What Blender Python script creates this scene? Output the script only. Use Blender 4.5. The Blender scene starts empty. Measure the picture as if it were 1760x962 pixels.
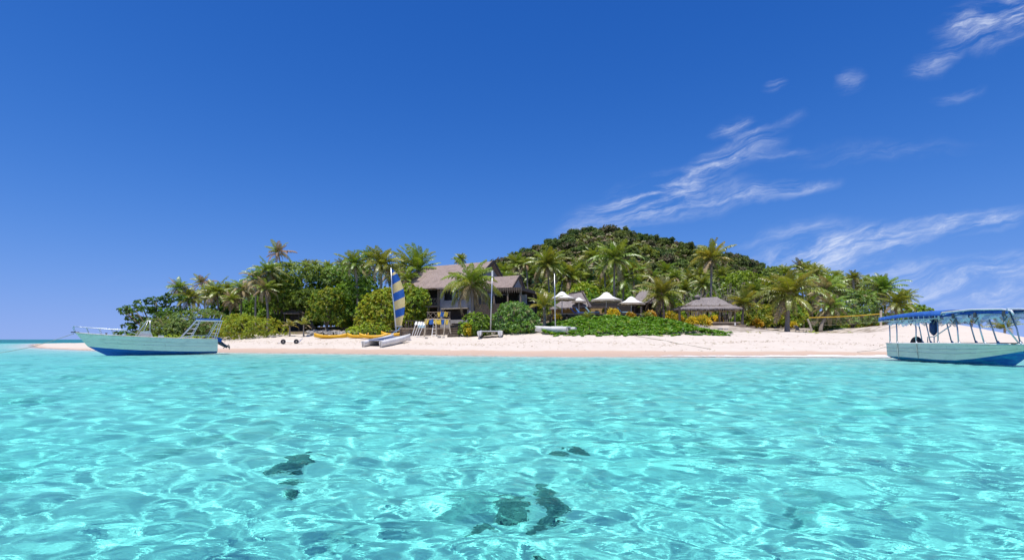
import bpy, bmesh, math, random
import numpy as np
from mathutils import Vector, Matrix, Euler, noise as mnoise
R = math.radians
D = bpy.data
scene = bpy.context.scene
COL = scene.collection

# ------------------------------------------------------------------ camera, sky, sun, exposure
CAM_H = 1.3
FPX = 900.0            # focal length in pixels of the 1760 px wide photograph
cam_d = D.cameras.new('camera'); cam = D.objects.new('camera', cam_d); COL.objects.link(cam)
cam.location = (0, 0, CAM_H); cam.rotation_euler = (R(90), 0, 0)
cam_d.sensor_width = 36; cam_d.lens = 36 * FPX / 1760
cam_d.shift_y = 102 / 1760
cam_d.clip_start = 0.05; cam_d.clip_end = 30000
scene.camera = cam

SUN_EL, SUN_AZ = 74.0, 203.0      # azimuth clockwise from +Y
sd = Vector((math.sin(R(SUN_AZ)) * math.cos(R(SUN_EL)), math.cos(R(SUN_AZ)) * math.cos(R(SUN_EL)), math.sin(R(SUN_EL))))
sun_d = D.lights.new('sun', 'SUN'); sun = D.objects.new('sun', sun_d); COL.objects.link(sun)
sun_d.energy = 4.3; sun_d.angle = R(0.53); sun_d.color = (1.0, 0.955, 0.88)
sun.rotation_euler = sd.to_track_quat('Z', 'Y').to_euler()
sun_d.cycles.is_caustics_light = True

scene.view_settings.view_transform = 'Standard'; scene.view_settings.look = 'None'
scene.view_settings.gamma = 1.0; scene.view_settings.use_curve_mapping = False
scene.view_settings.exposure = 0.30
scene.cycles.max_bounces = 8; scene.cycles.diffuse_bounces = 3; scene.cycles.glossy_bounces = 3
scene.cycles.transmission_bounces = 6; scene.cycles.transparent_max_bounces = 8
scene.cycles.volume_bounces = 0
scene.cycles.sample_clamp_indirect = 4.0
scene.cycles.use_denoising = True

world = D.worlds.new('World'); scene.world = world; world.use_nodes = True
WN = world.node_tree; WN.nodes.clear()
class NT:
    """tiny helper for node trees"""
    def __init__(s, tree): s.t = tree
    def n(s, typ, **kw):
        nd = s.t.nodes.new(typ)
        for k, v in kw.items(): setattr(nd, k, v)
        return nd
    def l(s, a, b): s.t.links.new(a, b)
    def put(s, sock, v):
        if hasattr(v, 'links') or isinstance(v, bpy.types.NodeSocket): s.l(v, sock)
        else: sock.default_value = v
    def m(s, op, a, b=None, c=None, clamp=False):
        nd = s.n('ShaderNodeMath', operation=op, use_clamp=clamp)
        s.put(nd.inputs[0], a)
        if b is not None: s.put(nd.inputs[1], b)
        if c is not None: s.put(nd.inputs[2], c)
        return nd.outputs[0]
    def rng(s, v, a, b, c=0.0, d=1.0, smooth=True):
        nd = s.n('ShaderNodeMapRange', interpolation_type='SMOOTHSTEP' if smooth else 'LINEAR')
        s.put(nd.inputs['Value'], v)
        for i, q in zip(('From Min', 'From Max', 'To Min', 'To Max'), (a, b, c, d)): s.put(nd.inputs[i], q)
        return nd.outputs['Result']
    def noise(s, vec, scale, detail=3.0, rough=0.55, dist=0.0):
        nd = s.n('ShaderNodeTexNoise')
        if vec is not None: s.l(vec, nd.inputs['Vector'])
        nd.inputs['Scale'].default_value = scale; nd.inputs['Detail'].default_value = detail
        nd.inputs['Roughness'].default_value = rough; nd.inputs['Distortion'].default_value = dist
        return nd
    def mapping(s, vec, loc=(0, 0, 0), rot=(0, 0, 0), scale=(1, 1, 1), typ='POINT'):
        nd = s.n('ShaderNodeMapping', vector_type=typ)
        s.l(vec, nd.inputs['Vector'])
        nd.inputs['Location'].default_value = loc; nd.inputs['Rotation'].default_value = rot
        nd.inputs['Scale'].default_value = scale
        return nd.outputs[0]
    def mix(s, fac, a, b, typ='MIX'):
        nd = s.n('ShaderNodeMix', data_type='RGBA', blend_type=typ)
        s.put(nd.inputs[0], fac); s.put(nd.inputs[6], a); s.put(nd.inputs[7], b)
        return nd.outputs[2]
    def ramp(s, fac, stops, interp='LINEAR'):
        nd = s.n('ShaderNodeValToRGB'); s.l(fac, nd.inputs[0])
        cr = nd.color_ramp; cr.interpolation = interp
        while len(cr.elements) < len(stops): cr.elements.new(0.5)
        for e, (p, c) in zip(cr.elements, stops):
            e.position = p; e.color = (*c, 1) if len(c) == 3 else c
        return nd.outputs[0]

SKY_STRENGTH = 0.085; SKY_LIFT = 0.113
SKY_GRADE = [(2.95, 2.25), (0.98, 1.25), (1.22, 0.864)]
def build_sky():
    w = NT(WN)
    out = w.n('ShaderNodeOutputWorld'); bg = w.n('ShaderNodeBackground')
    sky = w.n('ShaderNodeTexSky', sky_type='NISHITA')
    sky.sun_disc = False; sky.sun_elevation = R(SUN_EL); sky.sun_rotation = R(SUN_AZ)
    sky.altitude = 0; sky.air_density = 1.0; sky.dust_density = 0.15; sky.ozone_density = 3.0
    geo = w.n('ShaderNodeTexCoord')
    d = geo.outputs['Generated']
    # the air near the horizon stays blue: never look up the yellow rim of the sky model
    sd_ = w.n('ShaderNodeSeparateXYZ'); w.l(d, sd_.inputs[0])
    cl = w.n('ShaderNodeCombineXYZ'); w.l(sd_.outputs[0], cl.inputs[0]); w.l(sd_.outputs[1], cl.inputs[1])
    w.l(w.m('ADD', w.m('POWER', w.m('MAXIMUM', sd_.outputs[2], 0.0), 1.3), SKY_LIFT), cl.inputs[2])
    w.l(cl.outputs[0], sky.inputs['Vector'])
    # deeper, polarised blue: per channel gain and contrast
    K = SKY_STRENGTH * 2 ** scene.view_settings.exposure
    sc_ = w.n('ShaderNodeSeparateColor'); w.l(sky.outputs[0], sc_.inputs[0])
    cc_ = w.n('ShaderNodeCombineColor')
    for i, (k, g) in enumerate(SKY_GRADE):
        x = w.m('POWER', w.m('MULTIPLY', sc_.outputs[i], K), g)
        w.l(w.m('MULTIPLY', x, k / K), cc_.inputs[i])
    col = cc_.outputs[0]
    # cirrus: wisps at fixed directions of the sky (tangents of azimuth / elevation about +Y)
    sep = w.n('ShaderNodeSeparateXYZ'); w.l(d, sep.inputs[0])
    yy = w.m('MAXIMUM', sep.outputs[1], 0.05)
    u = w.m('DIVIDE', sep.outputs[0], yy); v = w.m('DIVIDE', sep.outputs[2], yy)
    cmb = w.n('ShaderNodeCombineXYZ'); w.l(u, cmb.inputs[0]); w.l(v, cmb.inputs[1])
    uv = cmb.outputs[0]
    warp = w.noise(uv, 5.0, 4.0, 0.6)
    va = w.n('ShaderNodeVectorMath', operation='MULTIPLY_ADD')
    w.l(warp.outputs['Color'], va.inputs[0]); va.inputs[1].default_value = (0.11, 0.07, 0); 
    vb = w.n('ShaderNodeVectorMath', operation='ADD'); w.l(uv, vb.inputs[0]); vb.inputs[1].default_value = (-0.055, -0.035, 0)
    w.l(vb.outputs[0], va.inputs[2])
    uvw = va.outputs[0]
    fib = w.noise(w.mapping(uvw, rot=(0, 0, R(14)), scale=(1 / 2.0, 1 / 13, 1), typ='TEXTURE'), 2.6, 8.0, 0.66, 0.6).outputs[0]
    fine = w.noise(w.mapping(uvw, rot=(0, 0, R(24)), scale=(1 / 6, 1 / 18, 1), typ='TEXTURE'), 3.0, 6.0, 0.68, 0.4).outputs[0]
    tot = None
    for (px, py, lx, ly, ang, k) in CLOUDS:
        mp = w.mapping(uvw, loc=((px - 880) / FPX, (583 - py) / FPX, 0), rot=(0, 0, R(ang)), scale=(lx * 1.25 / FPX, ly * 1.7 / FPX, 1), typ='TEXTURE')
        ln = w.n('ShaderNodeVectorMath', operation='LENGTH'); w.l(mp, ln.inputs[0])
        b = w.rng(ln.outputs['Value'], 1.0, 0.0, 0.0, k)
        tot = b if tot is None else w.m('ADD', tot, b)
    f1 = w.rng(fib, 0.36, 0.74); f2 = w.rng(fine, 0.26, 0.76)
    tex = w.m('MULTIPLY', f1, w.m('ADD', 0.35, w.m('MULTIPLY', f2, 0.9)))
    dens = w.m('MULTIPLY', w.m('MINIMUM', tot, 1.15), tex, clamp=True)
    col = w.mix(dens, col, (7.2, 7.9, 9.6, 1))
    bg.inputs['Strength'].default_value = SKY_STRENGTH
    w.l(col, bg.inputs['Color']); w.l(bg.outputs[0], out.inputs[0])
    world.cycles.sampling_method = 'MANUAL'; world.cycles.sample_map_resolution = 512
# px, py, half length, half width, angle, density    (pixels = tangent * 900)
CLOUDS = [
    (1075, 366, 120, 34, 24, 0.95), (1180, 345, 130, 26, 12, 0.65), (1330, 330, 110, 13, 9, 0.85),
    (1215, 292, 75, 22, 28, 0.65), (1275, 258, 75, 26, 26, 0.75), (1120, 335, 110, 26, 20, 0.45), (1330, 268, 60, 9, 3, 0.25),
    (1262, 217, 40, 13, 16, 0.6), (1323, 151, 26, 8, 15, 0.4), (1463, 145, 32, 18, 30, 0.4), (1355, 207, 35, 9, 10, 0.25),
    (1600, 105, 62, 15, 26, 0.7), (1655, 45, 60, 24, 25, 0.75), (1725, 42, 75, 36, 20, 0.85), (1640, 160, 50, 8, 14, 0.3), (1760, 10, 50, 22, 30, 0.5),
    (1390, 432, 130, 38, 8, 0.9), (1460, 440, 90, 26, 4, 0.7), (1530, 410, 100, 22, 9, 0.95), (1610, 388, 70, 16, 14, 0.6),
    (1690, 382, 75, 17, 14, 0.95), (1630, 376, 40, 8, 8, 0.5), (1590, 474, 190, 18, 4, 0.5), (1730, 460, 70, 20, 8, 0.65), (1640, 500, 200, 26, 3, 0.5), (1480, 495, 120, 18, 4, 0.4),
    (1560, 455, 70, 10, 4, 0.4), (1500, 262, 200, 16, 6, 0.13), (1700, 520, 160, 26, 4, 0.4), (265, 492, 90, 12, 0, 0.10),
]
build_sky()
# ------------------------------------------------------------------ helpers
def P(px, py, Y):
    """the world point seen at a photo pixel at depth Y"""
    return Vector(((px - 880) / FPX * Y, Y, CAM_H + (583 - py) / FPX * Y))
def sm(a, b, x):
    t = np.clip((np.asarray(x, float) - a) / (b - a), 0, 1); return t * t * (3 - 2 * t)
COAST = np.array([(-150, 165), (-107, 116), (-75, 82), (-48, 60.5), (-38, 56), (-27.5, 51.5), (-20, 49.2), (-13.5, 46.8), (-7, 43.6), (-1.4, 40.9), (4, 39.6), (9.5, 39),
    (18, 38.2), (26, 37.7), (38, 37.5), (50, 40), (60, 47), (68, 60), (78, 95), (140, 190), (160, 320), (60, 430), (-70, 400), (-95, 250), (-88, 160), (-84, 125), (-120, 150)], float)
def coast_dist(X, Y):
    X = np.asarray(X, float); Y = np.asarray(Y, float)
    d = np.full(X.shape, 1e9); ins = np.zeros(X.shape, bool)
    n = len(COAST)
    for i in range(n):
        ax, ay = COAST[i]; bx, by = COAST[(i + 1) % n]
        dx, dy = bx - ax, by - ay
        t = np.clip(((X - ax) * dx + (Y - ay) * dy) / (dx * dx + dy * dy), 0, 1)
        d = np.minimum(d, np.hypot(X - ax - t * dx, Y - ay - t * dy))
        c = ((ay > Y) != (by > Y)) & (X < (bx - ax) * (Y - ay) / (by - ay + 1e-12) + ax)
        ins ^= c
    return np.where(ins, d, -d)
RIDGE = np.array([(760, 500), (820, 452), (850, 446), (871, 440), (891, 428), (917, 423), (948, 410), (979, 399), (1019, 389), (1056, 389), (1084, 398), (1118, 404), (1161, 410), (1203, 421), (1240, 428),
    (1263, 436), (1286, 448), (1309, 462), (1340, 485), (1400, 530), (1460, 570)], float)
HILL_Y = 225.0; RIDGE_DROP = 25
RX = (RIDGE[:, 0] - 880) / FPX * HILL_Y
RZ = CAM_H + (583 - RIDGE[:, 1] - RIDGE_DROP) / FPX * HILL_Y
def wob(X, Y, s, seed=0):
    """cheap smooth value noise from sines"""
    r = np.random.RandomState(seed); o = 0
    for k in range(6):
        a = r.uniform(0, 6.28); f = s * r.uniform(0.6, 1.7); p = r.uniform(0, 6.28)
        o = o + np.sin((X * np.cos(a) + Y * np.sin(a)) * f + p)
    return o / 6 * 1.6
def height(X, Y):
    X = np.asarray(X, float); Y = np.asarray(Y, float)
    s = coast_dist(X, Y)
    s = s + 0.35 * wob(X, Y, 0.5, 3)
    spit = 1 - sm(-62, -44, X)                       # the low spit on the left
    slope = 0.122 * (1 - spit) + 0.05 * spit
    land = slope * np.minimum(s, 15) + np.where(s > 15, (s - 15) * 0.085, 0) * (1 - sm(35, 36, s)) * 1.0
    land = np.where(s > 35, slope * 15 + 1.7 + (np.minimum(s, 90) - 35) * 0.045, land)
    # bank in front of the sun deck
    land = land + 0.95 * sm(14.5, 21, s) * sm(3.5, 8.5, X) * (1 - sm(17, 24, X)) * (1 - sm(40, 60, s))
    # dune at the right-hand end
    land = land + 1.15 * np.exp(-((X - 46.5) / 5.5) ** 2 - ((Y - 57) / 7) ** 2) - 0.9 * sm(27, 36, X) * (1 - sm(38, 44, X)) * sm(15, 26, s) * (1 - sm(60, 90, s))
    # hill
    zc = np.interp(X * HILL_Y / np.maximum(Y, 60), RX, RZ) if False else np.interp(X, RX, RZ, left=0, right=0)
    zc = np.maximum(zc - 3, 0)
    hill = zc * np.where(Y < HILL_Y, sm(105, HILL_Y + 12, Y) ** 0.9, 1 - sm(HILL_Y + 12, 420, Y))
    land = land + hill * sm(5, 50, s) + 0.9 * wob(X, Y, 0.12, 9) * sm(120, 180, Y) * sm(5, 30, s)
    # small relief of dry sand: footprints, berm
    land = land + (0.03 * wob(X, Y, 2.1, 5) + 0.02 * wob(X, Y, 5.3, 6)) * sm(4, 9, s)
    dep = -0.12 * np.minimum(-s, 4) - 0.035 * np.clip(-s - 4, 0, 10.0) - 0.006 * np.clip(-s - 14, 0, 40)
    far = sm(95, 240, Y) + sm(70, 160, np.abs(X)) + sm(30, 200, -Y)
    dep = dep - 9 * np.clip(far, 0, 1) * sm(12, 60, -s)
    dep = dep + (0.05 * wob(X, Y, 1.3, 12) + 0.03 * wob(X, Y, 3.1, 14)) * sm(2, 8, -s)
    return np.where(s > 0, land, np.minimum(dep, 0))
def gz(x, y): return float(height(np.array([x]), np.array([y]))[0])

def new_obj(name, me, parent=None, mats=()):
    for m in mats: me.materials.append(m)
    o = D.objects.new(name, me); COL.objects.link(o)
    if parent is not None: o.parent = parent
    return o
def mesh_np(name, V, F, smooth=False, mi=None):
    """mesh from numpy verts and an (n,4) or (n,3) face array"""
    me = D.meshes.new(name)
    V = np.asarray(V, np.float32); F = np.asarray(F, np.int32); k = F.shape[1]
    me.vertices.add(len(V)); me.vertices.foreach_set('co', V.ravel())
    me.loops.add(F.size); me.loops.foreach_set('vertex_index', F.ravel())
    me.polygons.add(len(F)); me.polygons.foreach_set('loop_start', np.arange(0, F.size, k, dtype=np.int32))
    me.polygons.foreach_set('loop_total', np.full(len(F), k, np.int32))
    if smooth: me.polygons.foreach_set('use_smooth', np.ones(len(F), bool))
    if mi is not None: me.polygons.foreach_set('material_index', np.asarray(mi, np.int32))
    me.update(calc_edges=True); me.validate()
    return me
def grid_faces(nr, nc):
    i = np.arange(nr * nc).reshape(nr, nc)
    return np.stack([i[:-1, :-1], i[:-1, 1:], i[1:, 1:], i[1:, :-1]], -1).reshape(-1, 4)
def mat(name):
    m = D.materials.new(name); m.use_nodes = True; m.node_tree.nodes.clear()
    t = NT(m.node_tree); out = t.n('ShaderNodeOutputMaterial')
    return m, t, out
def bsdf(t, out, color, rough=0.6, metal=0.0, spec=0.5, normal=None):
    b = t.n('ShaderNodeBsdfPrincipled')
    t.put(b.inputs['Base Color'], color); t.put(b.inputs['Roughness'], rough)
    b.inputs['Metallic'].default_value = metal; b.inputs['Specular IOR Level'].default_value = spec
    if normal is not None: t.l(normal, b.inputs['Normal'])
    t.l(b.outputs[0], out.inputs['Surface'])
    return b
def bump(t, h, strength=0.3, dist=0.05):
    b = t.n('ShaderNodeBump'); b.inputs['Strength'].default_value = strength; b.inputs['Distance'].default_value = dist
    t.l(h, b.inputs['Height']); return b.outputs[0]

# ------------------------------------------------------------------ ground: island, beach and sea bed in one sheet
def ground_material():
    m, t, out = mat('sand_and_soil')
    g = t.n('ShaderNodeNewGeometry'); pos = g.outputs['Position']
    sep = t.n('ShaderNodeSeparateXYZ'); t.l(pos, sep.inputs[0])
    z = sep.outputs[2]
    n1 = t.noise(pos, 0.9, 6, 0.6).outputs[0]; n2 = t.noise(pos, 9.0, 4, 0.6).outputs[0]; n0 = t.noise(pos, 0.25, 4, 0.6).outputs[0]
    dry = t.ramp(n1, [(0.3, (0.565, 0.488, 0.410)), (0.7, (0.625, 0.548, 0.465))])
    dry = t.mix(t.rng(n2, 0.62, 0.75, 0, 0.35), dry, (0.50, 0.40, 0.33, 1))
    wet = (0.53, 0.385, 0.285, 1)
    zz = t.m('ADD', z, t.m('MULTIPLY', t.m('SUBTRACT', n0, 0.5), 0.30))
    zz = t.m('ADD', zz, t.rng(sep.outputs[0], -36, -60, 0, 0.30))
    col = t.mix(t.rng(zz, 0.30, 0.42), wet, dry)
    bed = t.ramp(n1, [(0.25, (0.78, 0.77, 0.72)), (0.75, (0.88, 0.87, 0.82))])
    nb = t.noise(pos, 0.42, 5, 0.65, 0.8).outputs[0]
    bed = t.mix(t.rng(nb, 0.54, 0.66, 0, 0.7), bed, (0.30, 0.44, 0.40, 1))
    col = t.mix(t.rng(z, -0.10, 0.02), bed, col)
    # leaf litter and soil inland; right-hand patches also paint dappled palm shade
    att = t.n('ShaderNodeAttribute', attribute_name='inland')
    il = t.m('ADD', att.outputs['Fac'], t.m('MULTIPLY', t.m('SUBTRACT', n1, 0.5), 1.1))
    litter = t.ramp(n2, [(0.3, (0.10, 0.075, 0.045)), (0.6, (0.20, 0.155, 0.10)), (0.75, (0.30, 0.25, 0.17))])
    col = t.mix(t.rng(il, 0.35, 0.75), col, litter)
    nz = t.noise(pos, 3.0, 5, 0.6).outputs[0]
    bsdf(t, out, col, t.rng(zz, 0.1, 0.4, 0.45, 0.95), spec=0.2, normal=bump(t, nz, 0.5, 0.12))
    return m
def axis(segs):
    out = []
    for a, b, st in segs: out.append(np.arange(a, b, st))
    return np.concatenate(out + [np.array([segs[-1][1]])])
def build_ground():
    xs = axis([(-9000, -1000, 2000), (-1000, -200, 100), (-200, -70, 5), (-70, -30, 1.2), (-30, 60, 0.45), (60, 160, 4), (160, 1000, 105), (1000, 9000, 2000)])
    ys = axis([(-3000, -300, 300), (-300, -20, 20), (-20, 2, 1.5), (2, 36, 0.5), (36, 66, 0.33), (66, 130, 1.0), (130, 430, 4), (430, 1000, 50), (1000, 12000, 1000)])
    X, Y = np.meshgrid(xs, ys)
    Z = height(X, Y)
    me = mesh_np('ground', np.stack([X, Y, Z], -1).reshape(-1, 3), grid_faces(len(ys), len(xs)), True)
    s = coast_dist(X, Y)
    v = sm(15, 19, s) * (1 - 0.45 * sm(19, 22, X) * (1 - sm(50, 62, X)) * (1 - sm(32, 45, s))) * (1 - sm(40, 48, X) * (1 - sm(56, 60, X)) * (1 - sm(24, 34, s)))  # partial mask on the right: litter mixed with painted dappled shade
    v = v * sm(-66, -58, X)
    a = me.attributes.new('inland', 'FLOAT', 'POINT'); a.data.foreach_set('value', v.ravel().astype(np.float32))
    o = new_obj('ground', me, mats=[ground_material()]); o['kind'] = 'structure'
    o.cycles.is_caustics_receiver = True
    return o
ground = build_ground()

# ------------------------------------------------------------------ the lagoon
ABSORB = (0.82, 0.056, 0.068); WATER_FLOOR = (0.05, 0.42, 0.62)
def water_material():
    m, t, out = mat('lagoon_water')
    g = t.n('ShaderNodeNewGeometry'); pos = g.outputs['Position']
    nz = t.noise(t.mapping(pos, scale=(1.0, 1.6, 1)), 7.5, 5, 0.6, 0.3).outputs[0]
    nrm = bump(t, nz, WATER_BUMP, 0.05)
    rf = t.n('ShaderNodeBsdfRefraction'); rf.inputs['IOR'].default_value = 1.33; rf.inputs['Roughness'].default_value = 0.0
    # colour of the water column: deeper water over the bed takes out more red
    dp = t.n('ShaderNodeAttribute', attribute_name='depth').outputs['Fac']
    cc = t.n('ShaderNodeCombineColor')
    for i in range(3):
        e = t.m('POWER', 2.71828, t.m('MULTIPLY', dp, -ABSORB[i]))
        t.l(t.m('MAXIMUM', e, WATER_FLOOR[i]), cc.inputs[i])
    t.l(cc.outputs[0], rf.inputs['Color'])
    gl = t.n('ShaderNodeBsdfGlossy'); gl.inputs['Roughness'].default_value = 0.04
    t.l(nrm, gl.inputs['Normal'])
    nr = t.noise(t.mapping(pos, scale=(1.0, 1.6, 1)), 5.5, 3, 0.55, 0.3).outputs[0]
    t.l(bump(t, nr, 0.16, 0.05), rf.inputs['Normal'])
    fr = t.n('ShaderNodeFresnel'); fr.inputs['IOR'].default_value = 1.33; t.l(nrm, fr.inputs['Normal'])
    mx = t.n('ShaderNodeMixShader')
    t.l(t.m('MINIMUM', t.m('MULTIPLY', fr.outputs[0], WATER_REFL), 0.27), mx.inputs[0]); t.l(rf.outputs[0], mx.inputs[1]); t.l(gl.outputs[0], mx.inputs[2])
    t.l(mx.outputs[0], out.inputs['Surface'])
    return m
WATER_BUMP = 0.35; WATER_REFL = 0.48
def waves(X, Y, res):
    """height of the rippled surface; wavelengths shorter than the local mesh step fade out"""
    r = np.random.RandomState(21); Z = np.zeros_like(X)
    # slow domain warp keeps the crests from running straight
    Wx = X + 0.25 * wob(X, Y, 0.9, 31) + 0.07 * wob(X, Y, 3.7, 33); Wy = Y + 0.25 * wob(X, Y, 0.8, 32) + 0.07 * wob(X, Y, 3.9, 34)
    for k in range(100):
        lam = 0.105 * (11 ** (r.rand() ** 1.25)); kk = 2 * math.pi / lam
        a = R(r.normal(72, 44)); p = r.uniform(0, 6.28)
        slope = 0.029 * (lam / 0.4) ** -0.12 * r.uniform(0.6, 1.4)
        Z += slope / kk * np.clip((lam / res - 2.2) / 2.5, 0, 1) * np.sin((Wx * math.cos(a) + Wy * math.sin(a)) * kk + p)
    return Z * WAVE_AMP
WAVE_AMP = 1.0
def build_water():
    ax, ay = 0.0, -7.0
    th = np.linspace(R(-72), R(72), 700)
    r = [3.5]
    while r[-1] < 9000:
        q = r[-1]; f = 0.0042 if q < 55 else 0.0042 + 0.05 * min(1, (q - 55) / 250)
        r.append(q * (1 + f))
    r = np.array(r); T, Q = np.meshgrid(th, r)
    X = ax + Q * np.sin(T); Y = ay + Q * np.cos(T)
    Z = waves(X, Y, np.maximum(Q * 0.0042, 0.02))
    V = np.stack([X, Y, Z], -1).reshape(-1, 3); F = grid_faces(len(r), len(th))
    n = len(V); nr, nc = X.shape
    # sides and floor close the body of water
    idx = np.arange(n).reshape(nr, nc)
    loop = np.concatenate([idx[0, :], idx[1:, -1], idx[-1, -2::-1], idx[-2:0:-1, 0]])
    low = V[loop].copy(); low[:, 2] = -30
    li = n + np.arange(len(loop)); ctr = n + len(loop)
    V = np.concatenate([V, low, np.array([[0, 1000, -30]])])
    nx = np.roll(np.arange(len(loop)), -1)
    side = np.stack([loop, li, li[nx], loop[nx]], -1)
    floor = np.stack([li, np.full(len(loop), ctr), np.full(len(loop), ctr), li[nx]], -1)
    me = D.meshes.new('sea_water')
    Fall = np.concatenate([F, side])
    tri = np.stack([li, np.full(len(loop), ctr), li[nx]], -1)
    me.vertices.add(len(V)); me.vertices.foreach_set('co', V.astype(np.float32).ravel())
    lv = np.concatenate([Fall.ravel(), tri.ravel()]).astype(np.int32)
    me.loops.add(len(lv)); me.loops.foreach_set('vertex_index', lv)
    tot = np.concatenate([np.full(len(Fall), 4), np.full(len(tri), 3)]).astype(np.int32)
    me.polygons.add(len(tot)); me.polygons.foreach_set('loop_start', np.concatenate([[0], np.cumsum(tot)[:-1]]).astype(np.int32)); me.polygons.foreach_set('loop_total', tot)
    smf = np.zeros(len(tot), bool); smf[:len(F)] = True
    me.polygons.foreach_set('use_smooth', smf)
    me.update(calc_edges=True)
    dpt = np.clip(-height(V[:, 0], V[:, 1]), 0.0, 12); dpt[n:] = 0
    at = me.attributes.new('depth', 'FLOAT', 'POINT'); at.data.foreach_set('value', dpt.astype(np.float32))
    o = new_obj('sea_water', me, mats=[water_material()]); o['kind'] = 'structure'
    o.cycles.is_caustics_caster = True
    return o
water = build_water()
# ------------------------------------------------------------------ naming and building helpers
def tag(o, label=None, cat=None, group=None, kind=None):
    if label: o['label'] = label
    if cat: o['category'] = cat
    if group: o['group'] = group
    if kind: o['kind'] = kind
    return o
def thing(name, loc, label, cat, group=None, rz=0.0):
    o = D.objects.new(name, None); COL.objects.link(o); o.empty_display_size = 0.3
    o.location = loc; o.rotation_euler = (0, 0, rz)
    return tag(o, label, cat, group)
class MB:
    """collects faces and links them as one mesh object; org is taken off every vertex"""
    def __init__(s, org=(0, 0, 0), M=None): s.v = []; s.f = []; s.mi = []; s.org = Vector(org); s.M = M; s.cur = 0
    def add(s, vs, fs):
        b = len(s.v)
        for p in vs:
            p = Vector(p)
            s.v.append((s.M @ p if s.M else p) - s.org)
        for f in fs: s.f.append([b + i for i in f]); s.mi.append(s.cur)
    def box(s, c, size, rz=0.0, tilt=None):
        hx, hy, hz = [q / 2 for q in size]
        m = Matrix.Rotation(rz, 3, 'Z')
        if tilt is not None: m = m @ Euler(tilt).to_matrix()
        c = Vector(c)
        s.add([c + m @ Vector((x * hx, y * hy, z * hz)) for x in (-1, 1) for y in (-1, 1) for z in (-1, 1)],
              [(0, 1, 3, 2), (4, 6, 7, 5), (0, 4, 5, 1), (2, 3, 7, 6), (0, 2, 6, 4), (1, 5, 7, 3)])
    def bar(s, a, b, w, h=None, up=(0, 0, 1)):
        a, b = Vector(a), Vector(b); h = h or w; d = (b - a).normalized(); up = Vector(up)
        if abs(d.dot(up)) > 0.98: up = Vector((1, 0, 0))
        x = d.cross(up).normalized(); y = x.cross(d)
        vs = [p + x * (i * w / 2) + y * (j * h / 2) for p in (a, b) for i, j in ((-1, -1), (1, -1), (1, 1), (-1, 1))]
        s.add(vs, [(3, 2, 1, 0), (4, 5, 6, 7), (0, 1, 5, 4), (1, 2, 6, 5), (2, 3, 7, 6), (3, 0, 4, 7)])
    def tube(s, pts, r, seg=6, cap=True):
        pts = [Vector(p) for p in pts]; n = len(pts)
        rs = r if isinstance(r, (list, tuple)) else [r] * n
        vs = []; prev = None
        for i in range(n):
            d = (pts[min(i + 1, n - 1)] - pts[max(i - 1, 0)]).normalized()
            if prev is None:
                up = Vector((0, 0, 1)) if abs(d.z) < 0.9 else Vector((1, 0, 0))
                x = d.cross(up).normalized()
            else:
                x = (prev - d * prev.dot(d)).normalized()
            prev = x; y = d.cross(x)
            for k in range(seg):
                a = 2 * math.pi * k / seg
                vs.append(pts[i] + (x * math.cos(a) + y * math.sin(a)) * rs[i])
        fs = []
        for i in range(n - 1):
            for k in range(seg):
                k2 = (k + 1) % seg
                fs.append((i * seg + k, i * seg + k2, (i + 1) * seg + k2, (i + 1) * seg + k))
        if cap: fs.append(tuple(range(seg))[::-1]); fs.append(tuple((n - 1) * seg + k for k in range(seg)))
        s.add(vs, fs)
    def lathe(s, prof, c, seg=12, cap=True):
        c = Vector(c)
        vs = [c + Vector((r * math.cos(2 * math.pi * k / seg), r * math.sin(2 * math.pi * k / seg), z)) for r, z in prof for k in range(seg)]
        fs = [(i * seg + k, i * seg + (k + 1) % seg, (i + 1) * seg + (k + 1) % seg, (i + 1) * seg + k) for i in range(len(prof) - 1) for k in range(seg)]
        if cap: fs += [tuple(range(seg))[::-1], tuple((len(prof) - 1) * seg + k for k in range(seg))]
        s.add(vs, fs)
    def loft(s, rows, flip=False):
        n = len(rows[0]); vs = [p for r in rows for p in r]
        fs = [(i * n + k, i * n + k + 1, (i + 1) * n + k + 1, (i + 1) * n + k) for i in range(len(rows) - 1) for k in range(n - 1)]
        if flip: fs = [f[::-1] for f in fs]
        s.add(vs, fs)
    def poly(s, vs): s.add(vs, [tuple(range(len(vs)))])
    def slab(s, vs, thick):
        """closed plate: polygon vs and its copy pushed by thick"""
        vs = [Vector(v) for v in vs]; t = Vector(thick); n = len(vs)
        s.add(vs + [v + t for v in vs], [tuple(range(n)), tuple(range(n, 2 * n))[::-1]] + [(i, n + i, n + (i + 1) % n, (i + 1) % n) for i in range(n)])
    def build(s, name, mats, parent=None, smooth=False, label=None):
        me = D.meshes.new(name); me.from_pydata([tuple(v) for v in s.v], [], s.f); me.update()
        if not isinstance(mats, (list, tuple)): mats = [mats]
        me.polygons.foreach_set('material_index', s.mi)
        if smooth: me.polygons.foreach_set('use_smooth', [True] * len(s.f))
        bm = bmesh.new(); bm.from_mesh(me); bmesh.ops.recalc_face_normals(bm, faces=bm.faces); bm.to_mesh(me); bm.free()
        o = new_obj(name, me, parent, mats)
        if label: o['label'] = label
        return o
def copy_tree(o, parent=None):
    c = o.copy(); COL.objects.link(c)
    if parent is not None: c.parent = parent
    for ch in list(o.children): copy_tree(ch, c)
    return c

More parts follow.
